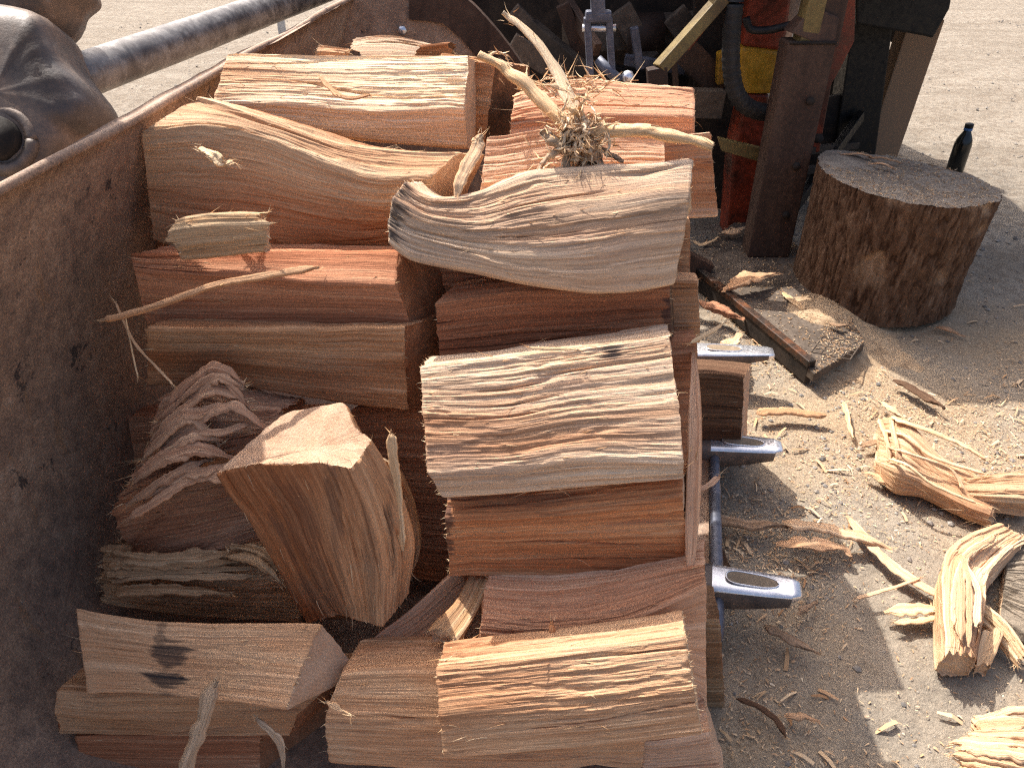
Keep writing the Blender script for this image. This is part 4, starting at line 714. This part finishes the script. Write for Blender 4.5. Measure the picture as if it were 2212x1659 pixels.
# ---------------------------------------------------------------- log splitter
LO = np.array([1.0, 2.7, 0]); ls_ = empty('log_splitter', LO, label='worn red and yellow hydraulic log splitter with brown steel post', cat='log splitter')
def on(pts): return [np.asarray(p, float) - LO for p in pts]
fp = [G(1478, 566, .05), G(1760, 808, .05), G(1868, 742, .05), G(1800, 610, .05), G(1690, 500, .05), G(1600, 470, .05)]
hexa('footplate', on([p - [0, 0, .03] for p in fp]), on(fp), M['grime'], ls_, .003)
kk = 2600; uu_ = rng.uniform(0, 1, (kk, 3)); cA = np.array(fp); tri_ = np.array([[0, 1, 5], [1, 2, 3], [1, 3, 5], [3, 4, 5]])[rng.integers(0, 4, kk)]; wq = rng.dirichlet((1, 1, 1), kk); q = (cA[tri_] * wq[..., None]).sum(1) + [0, 0, .002]; o = fibres(ls_, q - LO, rng.normal(size=q.shape) * [1, 1, .15], rng.uniform(.003, .014, kk), .0011, M['chips']); o.name = 'plate_sawdust'
a, b = G(1466, 556, .05), G(1752, 795, .05); t = norm(b - a); s = np.array([t[1], -t[0], 0]); s *= np.sign(s[0])
hexa('angle_iron', on([a + s * .010 - [0, 0, .055], b + s * .010 - [0, 0, .055], b - s * .010 - [0, 0, .055], a - s * .010 - [0, 0, .055]]), on([a + s * .010 + [0, 0, .022], b + s * .010 + [0, 0, .022], b - s * .010 + [0, 0, .022], a - s * .010 + [0, 0, .022]]), M['darksteel'], ls_, .003)
hexa('painted_edge', on([a + s * .0135 + [0, 0, .001], b + s * .0135 + [0, 0, .001], b - s * .013 + [0, 0, .001], a - s * .013 + [0, 0, .001]]), on([a + s * .0135 + [0, 0, .0235], b + s * .0135 + [0, 0, .0235], b - s * .013 + [0, 0, .0235], a - s * .013 + [0, 0, .0235]]), M['angle'], ls_, .003)
MC = G(1775, 672, .05); nn = 90; ga = np.linspace(-.36, .36, nn); GX, GY = np.meshgrid(ga, ga, indexing='ij'); rr_ = np.sqrt((GX / .20) ** 2 + (GY / .27) ** 2) * (1 + .5 * fbm(GX * 9, GY * 9, 91, 3))
sd_ = ((GX + MC[0]) - a[0]) * -s[0] * -1 + ((GY + MC[1]) - a[1]) * s[1]; rr_ = np.sqrt((GX / .17) ** 2 + (GY / .24) ** 2) * (1 + .35 * fbm(GX * 9, GY * 9, 91, 3))
MZ = (.082 * np.exp(-1.1 * rr_ ** 2.2) + .012 * fbm(GX * 26, GY * 26, 92, 4) * np.exp(-rr_)) * np.clip((sd_ - .012) / .03, 0, 1) - .006 + gz(GX + MC[0], GY + MC[1]) - .05; MV = np.stack([GX + MC[0], GY + MC[1], MZ + .05], -1)
raw('sawdust_heap', MV.reshape(-1, 3), [grid_faces(nn, nn)], M['sawdust'], kind='stuff', label='heap of fresh sawdust on the splitter footplate beside the stump', cat='sawdust')
kk = 5000; ix = rng.integers(0, nn, (kk, 2)); q = MV[ix[:, 0], ix[:, 1]]; q = q[q[:, 2] > .052]; o = fibres(None, q + rng.normal(size=q.shape) * [.004, .004, .001], rng.normal(size=q.shape) * [1, 1, .3], rng.uniform(.003, .013, len(q)), .0011, M['chips']); o.name = 'loose_sawdust'; o['label'] = 'loose sawdust flakes lying on the sawdust heap'; o['category'] = 'sawdust'
# raised diamond mesh on the near corner of the footplate
c0 = G(1806, 752, .0505); e1, e2 = norm(G(1850, 730, .056) - G(1758, 790, .056)), norm(G(1800, 690, .056) - G(1790, 790, .056))
for i_ in range(-2, 3):
    for (p, q) in ((e1 + e2 * .9, e1 - e2 * .9), (e1 - e2 * .9, e1 + e2 * .9)):
        p = norm(p); q = norm(q); cc = c0 + q * i_ * .028
        beam('mesh_bar', cc - p * .058 - LO, cc + p * .058 - LO, .0035, .004, M['grime'], ls_, side=tuple(q), bevel=.001)
def post(name, base, width, depth, ztop, mat, zbot=.05, parent=ls_, lean=(0, 0), org=LO, w2=None):
    a = np.array([base[0], base[1], zbot]) - org; b = np.array([base[0] + lean[0], base[1] + lean[1], ztop]) - org
    return beam(name, a, b, width, depth, mat, parent, bevel=.006, w2=w2)
pb = G(1652, 545, .05)
post('steel_post', pb, .155, .10, .80, M['brownsteel'])
beam('post_shoulder', np.array([pb[0], pb[1], .80]) - LO, np.array([pb[0] + .03, pb[1] + .005, .885]) - LO, .153, .098, M['brownsteel'], ls_, bevel=.004, w2=(.09, .09))
for zz_ in (.22, .40, .62): tube('bolt', [np.array([pb[0] + .03, pb[1] - .062, zz_]) - LO, np.array([pb[0] + .03, pb[1] - .045, zz_]) - LO], .014, M['darksteel'], 6, parent=ls_)
tube('weld_seam', [np.array([pb[0] - .075 + .15 * q, pb[1] - .052, .80 + .002 * math.sin(q * 90)]) - LO for q in np.linspace(0, 1, 60)], .005, M['darksteel'], 6, parent=ls_, noise=.3)
post('upper_post', pb + [.055, .02, 0], .085, .08, 1.5, M['brownsteel'], .78)
a = pb + [-.03, -.005, 0]; hexa('post_flange', on([(a[0] - .012, a[1] - .04, .72), (a[0] + .045, a[1] - .04, .72), (a[0] + .045, a[1] + .04, .72), (a[0] - .012, a[1] + .04, .72)]), on([(a[0] + .005, a[1] - .05, 1.5), (a[0] + .062, a[1] - .05, 1.5), (a[0] + .062, a[1] + .03, 1.5), (a[0] + .005, a[1] + .03, 1.5)]), M['olive'], ls_, .004)
YR = 2.98
def up(x, y, Y=YR): return Yp(x, y, Y)
def plate(name, pts, Y, thick, mat, bevel=.006):
    f_ = [up(x, y, Y) for x, y in pts]; return hexa(name, on(f_), on([p + [0, thick, 0] for p in f_]), mat, ls_, bevel)
plate('red_ram_housing', [(1622, -60), (1718, -60), (1700, 75), (1690, 112), (1604, 102), (1612, 60)], YR, .14, M['redpaint'], .012)
plate('yellow_collar', [(1602, 102), (1692, 112), (1706, 150), (1672, 205), (1612, 205), (1600, 165)], YR - .012, .16, M['yellowpaint'], .014)
plate('red_column', [(1612, 205), (1662, 205), (1660, 560), (1566, 560), (1584, 330)], YR, .14, M['redpaint'], .01)
plate('yellow_lug', [(1553, 118), (1570, 112), (1570, 180), (1550, 186)], YR + .05, .05, M['yellowpaint'], .004)
plate('red_gusset', [(1790, -60), (1850, -60), (1846, 90), (1810, 160), (1768, 230), (1770, 60)], YR + .03, .03, M['redpaint'], .004)
plate('red_bracket', [(1745, 200), (1800, 165), (1770, 330), (1730, 330)], YR + .06, .03, M['redpaint'], .004)
plate('cross_lug', [(1552, 300), (1645, 322), (1644, 352), (1560, 328)], YR - .16, .03, M['olive'], .003)
plate('dark_backplate', [(1500, -60), (1640, -60), (1600, 120), (1660, 260), (1650, 520), (1500, 520)], 3.28, .03, M['darksteel'], .004)  # dark plate added to block the lit ground between the splitter parts
plate('dark_backplate_right', [(1690, 230), (1850, 200), (1840, 300), (1700, 470)], 3.34, .03, M['darksteel'], .004)  # second added dark plate, blocking lit ground further right
plate('valve_block', [(1716, 120), (1772, 110), (1775, 180), (1722, 190)], 3.12, .08, M['darksteel'], .008)
plate('black_column', [(1858, -60), (1945, -60), (1880, 420), (1790, 420)], 3.32, .12, M['black'], .006)
plate('oily_head_beam', [(1850, -80), (2070, -80), (2052, 20), (2016, 84), (1990, 78), (1850, 54)], 3.14, .16, M['black'], .008)
for yy in (330, 372): beam('tie_bar', up(1712, yy, 2.95) - LO, up(1850, yy - 16, 3.3) - LO, .03, .03, M['darksteel'], ls_, side=(0, 0, 1))
beam('brace', up(1700, 470, 2.9) - LO, up(1860, 250, 3.3) - LO, .05, .03, M['black'], ls_, side=(0, 0, 1))
hs = [up(1606, -70, 2.76), up(1588, 0, 2.76), up(1580, 80, 2.76), up(1580, 150, 2.76), up(1592, 205, 2.76), up(1622, 236, 2.77), up(1664, 245, 2.80)]
path = resample(np.array(on(hs)), 70); hose = tube('hydraulic_hose', path, .030 + .0016 * np.sin(np.arange(70) * 2.1), M['rubber'], 16, parent=ls_)
tube('thin_hose', resample(np.array(on([up(1612, 40, 2.84), up(1622, 64, 2.84), up(1660, 66, 2.83), up(1712, 54, 2.80)])), 24), .013, M['rubber'], 10, parent=ls_)
tube('hose_fitting', on([up(1655, 244, 2.795), up(1690, 246, 2.82)]), .024, M['darksteel'], 6, parent=ls_)
for px, py in ((1768, 300), (1735, 190), (1700, 330)): tube('bolt', on([up(px, py, 2.94), up(px, py, 2.9)]), .02, M['darksteel'], 6, parent=ls_)
beam('unseen_shade_box', np.array([1.08, 2.98, .98]) - LO, np.array([1.08, 2.98, 1.55]) - LO, .95, .42, M['redpaint'], ls_, bevel=.02)  # unseen box added above the view to throw shade on the stump
beam('unseen_shade_block', np.array([1.86, 3.34, .92]) - LO, np.array([1.86, 3.34, 1.75]) - LO, .9, .34, M['black'], ls_, bevel=.02)  # unseen block added to shade the ground right of the stump
# wooden prop behind the stump
wb = G(1868, 412); o = beam('wooden_prop', (0, 0, -.02), (.055, .02, .74), .145, .10, M['post'], None, bevel=.006, label='weathered square timber post standing behind the stump', cat='timber post'); o.location = wb

# ---------------------------------------------------------------- tractor behind the bucket
TR = np.array([.15, 3.6, 0]); tr_ = empty('tractor', TR, label='dark grimy tractor rear with axle and link arms behind the heap', cat='tractor')
def tb_(name, a, b, wx, wy, mat, **kw): return beam(name, np.asarray(a) - TR, np.asarray(b) - TR, wx, wy, M[mat], tr_, **kw)
tb_('gearbox_housing', (.38, 3.95, .30), (.38, 3.95, 1.7), .85, .55, 'darksteel', bevel=.03)
tb_('rear_axle', Yp(1215, 80, 3.45), Yp(1540, 60, 3.45), .12, .13, 'grime', side=(0, 0, 1), bevel=.02)
tube('axle_flange', [Yp(1352, 80, 3.40) - TR, Yp(1430, 76, 3.40) - TR], .085, M['brownsteel'], 24, parent=tr_)
tb_('lower_link', Yp(1150, 60, 3.2), Yp(1330, 215, 2.85), .06, .035, 'darksteel', side=(0, 0, 1))
tb_('lower_link', Yp(1195, -40, 3.3), Yp(1290, 110, 2.95), .05, .03, 'brownsteel', side=(0, 0, 1))
tb_('frame_rail', Yp(1120, 210, 3.0), Yp(1560, 225, 3.0), .10, .06, 'grime', side=(0, 0, 1))
tb_('drawbar', Yp(1200, 150, 3.25), Yp(1480, 190, 3.25), .09, .06, 'black', side=(0, 0, 1))
for (x0, y0, x1, y1, Y, wx_, m_, nm) in ((1105, 92, 1290, 215, 3.05, .07, 'grime', 'side_plate'), (1215, 10, 1262, 140, 3.1, .05, 'brownsteel', 'stabiliser_bar'), (1340, 20, 1400, 130, 3.35, .09, 'grime', 'axle_lug'), (1455, 30, 1515, 118, 3.35, .10, 'grime', 'axle_lug'), (1350, 130, 1480, 150, 3.2, .04, 'blueiron', 'hitch_bar'), (1480, 110, 1560, 190, 3.1, .10, 'brownsteel', 'guard_plate'), (1110, 20, 1180, 90, 3.3, .05, 'grime', 'stabiliser_bar'), (1370, 60, 1382, 150, 3.1, .03, 'blueiron', 'check_chain'), (1455, 120, 1460, 190, 2.95, .018, 'brownsteel', 'hanger_rod')):
    tb_(nm, Yp(x0, y0, Y), Yp(x1, y1, Y), wx_, .04, m_, side=(.4, 0, 1))
# hanging clevis of the lift rod
Yc = 2.72
for sx in (1268, 1315): tb_('clevis_cheek', Yp(sx, 38, Yc), Yp(sx + 8, 172, Yc), .022, .03, 'blueiron')
tb_('clevis_yoke', Yp(1264, 36, Yc), Yp(1320, 36, Yc), .035, .04, 'blueiron', side=(0, 0, 1), bevel=.008)
tb_('lift_rod', Yp(1288, -60, Yc), Yp(1292, 30, Yc), .045, .04, 'blueiron')
tube('clevis_pin', [Yp(1258, 62, Yc) - TR, Yp(1330, 62, Yc) - TR], .012, M['steel'], 10, parent=tr_)
tube('link_pin', [Yp(1290, 130, Yc) - TR, Yp(1340, 178, Yc - .03) - TR], .018, M['blueiron'], 12, parent=tr_)
lathe('link_ball', [(0, -.022), (.012, -.018), (.021, -.006), (.022, .006), (.013, .018), (0, .022)], M['steel'], tr_, 20).location = Vector(Yp(1356, 168, Yc - .03) - TR)
tb_('diagonal_stay', Yp(1575, -20, 2.78), Yp(1424, 150, 2.70), .055, .04, 'olive', side=(1, 0, 1))
tb_('stay_foot', Yp(1418, 146, 2.70), Yp(1424, 235, 2.70), .065, .05, 'brownsteel')
tb_('red_link', Yp(1545, 20, 2.9), Yp(1480, 105, 2.9), .03, .03, 'redpaint', side=(1, 0, 1))
# rear wheel: tyre with lugs and a dished rim
wc = np.array([-.42, 4.15, .72]); prof = []
n = 72; m = 18; th = np.arange(n) / n * 6.2832; ph = np.arange(m) / m * 6.2832
def wheel(wc):
    ring = np.zeros((n, m, 3))
    for j, q in enumerate(ph):
        rr = .55 + .17 * np.sign(math.cos(q)) * abs(math.cos(q)) ** .6; xx = .19 * np.sign(math.sin(q)) * abs(math.sin(q)) ** .6
        ring[:, j] = np.stack([np.full(n, xx), rr * np.cos(th), rr * np.sin(th)], -1)
    tyre = raw('tyre', (ring + wc - TR).reshape(-1, 3), [np.concatenate([grid_faces(n, m, True), np.stack([(n - 1) * m + np.arange(m), (n - 1) * m + (np.arange(m) + 1) % m, (np.arange(m) + 1) % m, np.arange(m)], -1)])], M['rubber'], parent=tr_)
    for k in range(22):
        a = k / 22 * 6.2832; c, s = math.cos(a), math.sin(a); sd = 1 if k % 2 else -1; a2 = a + .12
        beam('tread_lug', wc - TR + np.array([0, .72 * c, .72 * s]), wc - TR + np.array([sd * .18, .71 * math.cos(a2), .71 * math.sin(a2)]), .05, .045, M['rubber'], tyre, side=(0, c, s), bevel=.006)
    lathe('rim', [(0, .05), (.12, .05), (.14, .02), (.34, -.03), (.38, .10), (.40, .12)], M['brownsteel'], tr_, 36)
    r_ = [o for o in C.objects if o.name.startswith('rim') and o.parent == tr_][-1]; r_.rotation_euler = (0, R(90), 0); r_.location = Vector(wc - TR)
wheel(wc); wheel(np.array([1.5, 4.35, .72]))
tb_('dark_backing_panel', (-.62, 3.62, .14), (-.62, 3.62, 1.7), .02, .02, 'darksteel') if False else tb_('dark_backing_panel', (.16, 3.66, .20), (.16, 3.66, 1.7), 1.5, .05, 'darksteel', bevel=.01)  # dark backdrop added to hide sunlit ground behind the tractor parts
tb_('unseen_shade_top', (-.6, 3.9, 1.55), (1.6, 3.9, 1.55), .06, 1.1, 'darksteel', side=(0, 0, 1))  # unseen top added so the tractor parts below stand in shade
# pale post and its red band beyond the bucket edge
pp = G(612, 88); o = empty('marker_post', pp, label='dirty white marker post beyond the bucket corner', cat='marker post')
beam('post', (0, 0, -.05), (.01, 0, .42), .06, .04, M['whiteplastic'], o); beam('red_band', (.009, 0, .34), (.0095, 0, .44), .064, .044, M['redpaint'], o)

# ---------------------------------------------------------------- bigger pieces lying on the ground
def gl(*pts): return [G(x, y, z) for x, y, z in pts]
def gs(label, pts, wd, th, mat, seed, **kw): return strip('wood_splinter', label, gl(*pts), wd * .9, th * .6, mat, 'wood splinter', None, seed, up=(0, 0, 1), **kw)
gs('long pale split strip across the sunlit sawdust by the pile shadow', [(1690, 1128, .03), (1760, 1138, .035), (1840, 1156, .03), (1930, 1188, .015)], .036, .016, 'tan', 101, fib=26)
gs('shaded brown strip lying at the bucket lip by the worn cutting edge', [(1540, 1118, .02), (1600, 1132, .025), (1700, 1138, .02)], .032, .016, 'post', 102, fib=10)
gs('curved grey-brown bark strip at the edge of the pile shadow', [(1682, 1182, .02), (1740, 1172, .035), (1800, 1180, .03), (1842, 1200, .012)], .05, .008, 'dust', 103, fib=8)
gs('dark upright sliver between the cutting edge and the pile shadow', [(1545, 1170, .03), (1565, 1220, .02), (1598, 1262, .015)], .04, .012, 'darkwood', 104, fib=8)
gs('very long thin lath running diagonally over the sunlit gravel', [(1830, 1112, .02), (1890, 1190, .02), (1970, 1252, .02), (2062, 1300, .015)], .028, .008, 'tan', 105, fib=14)
gs('thin orange splinter crossing the long diagonal lath', [(1850, 1292, .012), (1920, 1272, .025), (1990, 1248, .025)], .010, .006, 'tan', 106, fib=3)
gs('pair-ended sliver pointing at the forked pale chunk', [(1906, 1322, .012), (1980, 1316, .02), (2050, 1318, .02)], .03, .010, 'straw', 107, fib=14)
gs('pale sliver under the pair-ended sliver', [(1930, 1346, .012), (1990, 1340, .015), (2050, 1326, .02)], .018, .008, 'straw', 108, fib=8)
gs('red-brown stick on the sunlit sawdust beside the barked log', [(1632, 892, .02), (1700, 890, .022), (1788, 900, .02)], .034, .018, 'brown', 109, fib=10, taper=(.9, .9))
gs('short straw sliver beside the red-brown stick', [(1822, 868, .012), (1832, 905, .014), (1842, 945, .01)], .014, .005, 'straw', 110, fib=2)
gs('bark splinter in the shade of the stump', [(1930, 822, .01), (1965, 838, .012), (2010, 866, .012), (2042, 885, .01)], .036, .012, 'darkwood', 111, fib=6)
gs('pale wedge lying at the shadow line below the stump', [(1905, 868, .01), (1935, 890, .02), (1962, 912, .01)], .03, .008, 'tan', 112, fib=6)
gs('grey splinter pointing out of the stump shade', [(1862, 965, .01), (1895, 955, .012), (1945, 948, .008)], .02, .006, 'post', 113, fib=4)
gs('brown splinter just before the frayed root slab', [(1868, 1020, .012), (1910, 1042, .014), (1946, 1062, .01)], .03, .012, 'brown', 114, fib=8)
gs('bark sliver in the pile shadow', [(1652, 1350, .01), (1700, 1378, .014), (1772, 1412, .01)], .024, .010, 'post', 115, fib=8)
gs('bent dark twig in the pile shadow', [(1590, 1508, .01), (1640, 1528, .012), (1680, 1560, .012), (1696, 1592, .01)], .012, .008, 'darkwood', 116, fib=2)
gs('short pale chip in the pile shadow beside the bent twig', [(1692, 1545, .01), (1730, 1548, .014), (1770, 1560, .01)], .022, .008, 'dust', 117, fib=3)
gs('chip by the tip of the front tooth', [(1722, 1328, .01), (1742, 1314, .014), (1765, 1300, .01)], .022, .008, 'post', 118, fib=3)
gs('curled brown chip on the splitter footplate', [(1560, 628, .07), (1620, 600, .11), (1690, 590, .08)], .07, .02, 'brown', 119, fib=24, noise=.4)
gs('pale bent shaving on the dark splitter footplate', [(1492, 520, .07), (1520, 528, .06), (1552, 512, .09)], .03, .006, 'straw', 120, fib=6)
gs('torn chip beside the pale bent shaving', [(1560, 505, .07), (1590, 498, .09), (1618, 490, .07)], .05, .02, 'tan', 121, fib=10)
gs('red-brown offcut behind the farthest bright tooth', [(1500, 648, .06), (1560, 672, .05), (1605, 690, .04)], .06, .03, 'red', 122, fib=10)
gs('flat pale offcut leaning on the farthest bright tooth', [(1530, 760, .06), (1570, 748, .10), (1600, 720, .05)], .05, .012, 'tan', 123, fib=8)
gs('pale sliver lying on the footplate edge near the stump', [(1690, 632, .06), (1720, 655, .06), (1748, 680, .055)], .026, .008, 'straw', 124, fib=6)
gs('dark splinter beside the diamond mesh', [(1790, 698, .065), (1810, 704, .07), (1840, 702, .065)], .02, .008, 'post', 125, fib=2)
gs('chip at the foot of the stump on the shaded side', [(2020, 708, .01), (2050, 714, .015), (2085, 728, .01)], .03, .012, 'dust', 126, fib=4)
def gchunk(label, st_, mat, th, seed, **kw):
    """stations of photo points lying at given heights above the ground"""
    S = []
    for a, b in st_:
        A, B = G(*a), G(*b); S.append([A, B, B * [1, 1, 0] + [0, 0, .002], A * [1, 1, 0] + [0, 0, .002]])
    return ring_log(label, S, mat, 'end_tan', seed=seed, name='wood_chunk', cat='wood chunk', group='torn chunks lying on the sawdust', **kw)
gchunk('frayed root slab with a shredded head on the sunlit sawdust', [((1905, 905, .05), (1900, 1000, .03)), ((1960, 905, .10), (1945, 1018, .07)), ((2040, 985, .07), (2000, 1040, .05)), ((2110, 1020, .05), (2085, 1085, .04)), ((2165, 1060, .03), (2140, 1112, .03))], 'tan', .03, 201, amp=2.2, fib=120, fiblen=.04, ends=('tear', 'tear'), fray=(50, 10))
gchunk('forked pale chunk with a bright squared end', [((2165, 1140, .05), (2215, 1165, .05)), ((2090, 1170, .07), (2150, 1225, .07)), ((2044, 1220, .08), (2130, 1260, .08)), ((2042, 1320, .08), (2128, 1320, .08)), ((2044, 1402, .07), (2110, 1408, .07))], 'tan', .05, 202, amp=1.7, fib=50, fray=(10, 20), ends=('tear', 'tear'))
gchunk('short pale prong beside the forked pale chunk', [((2128, 1360, .05), (2165, 1362, .05)), ((2118, 1400, .04), (2150, 1405, .04)), ((2112, 1430, .03), (2140, 1432, .03))], 'straw', .04, 203, fib=10, ends=('tear', 'tear'))
FO = G(2170, 1640, .02); fan = empty('splinter_fan', FO, label='torn slab split into a fan of splinters at the edge of the pile shadow', cat='wood chunk', group='torn chunks lying on the sawdust')
def ground_shred(parent, org, specs, mat, wd, th, seed):
    for i_, pts in enumerate(specs):
        o_ = strip('torn_strip', None, [G(*p) for p in pts], wd * rng.uniform(.6, 1.35), th, mat if rng.uniform() < .7 else 'straw', None, seed=seed + i_, up=(0, 0, 1), fib=8, noise=.4, taper=(.2, .6)); o_.parent = parent; o_.location = Vector(o_.location) - Vector(org)
ground_shred(fan, FO, [[(2040 + 14 * abs(q) + rng.uniform(-8, 30), 1618 + q * 13, .015 + .004 * (5 - abs(q))), (2120, 1622 + q * 17, .03 + .006 * (5 - abs(q))), (2200, 1632 + q * 24, .035 + .007 * (5 - abs(q))), (2300, 1650 + q * 30, .04)] for q in range(-4, 6)], 'tan', .020, .009, 400)
gchunk('tan chunk lying past the end of the frayed root slab', [((2085, 1030, .06), (2070, 1065, .04)), ((2160, 1020, .07), (2150, 1075, .06)), ((2235, 1010, .07), (2230, 1080, .06))], 'tan', .04, 205, amp=2, fib=30, ends=('tear', 'tear'), fray=(30, 10))
gchunk('grey bark slab lying behind the forked pale chunk', [((2175, 1180, .025), (2160, 1330, .015)), ((2215, 1160, .035), (2215, 1370, .025)), ((2290, 1160, .035), (2290, 1390, .03))], 'barky', .05, 206, amp=2.6, fib=4)
gchunk('frayed splinter fan leaning against the grey bark slab', [((2120, 1300, .05), (2110, 1330, .04)), ((2170, 1340, .05), (2150, 1370, .03)), ((2215, 1405, .03), (2195, 1425, .02))], 'straw', .02, 207, amp=1.6, fib=50, fray=(10, 40), ends=('tear', 'tear'))

rs_ = [o for o in LOGS if o.get('label', '').startswith('frayed root slab')][0]
ground_shred(rs_, np.array(rs_.location), [[(1905 + rng.uniform(0, 25), y_, .075), (1960, y_ + 14, .105), (2030 + rng.uniform(-20, 40), y_ + 52 + rng.uniform(-6, 8), .085), (2080 + rng.uniform(0, 70), y_ + 95, .06)] for y_ in (900, 930, 965, 992)] + [[(1900, 905, .05), (1915, 950, .085), (1922, 1005, .06)], [(1925, 900, .08), (1935, 960, .10), (1945, 1012, .07)]], 'tan', .012, .005, 430)
fk = [o for o in LOGS if o.get('label', '').startswith('forked pale')][0]
ground_shred(fk, np.array(fk.location), [[(2150, 1160, .085), (2085, 1205, .095), (2062 + q * 16, 1270, .105), (2060 + q * 16, 1380 + rng.uniform(-40, 20), .095)] for q in range(4)], 'tan', .011, .005, 460)
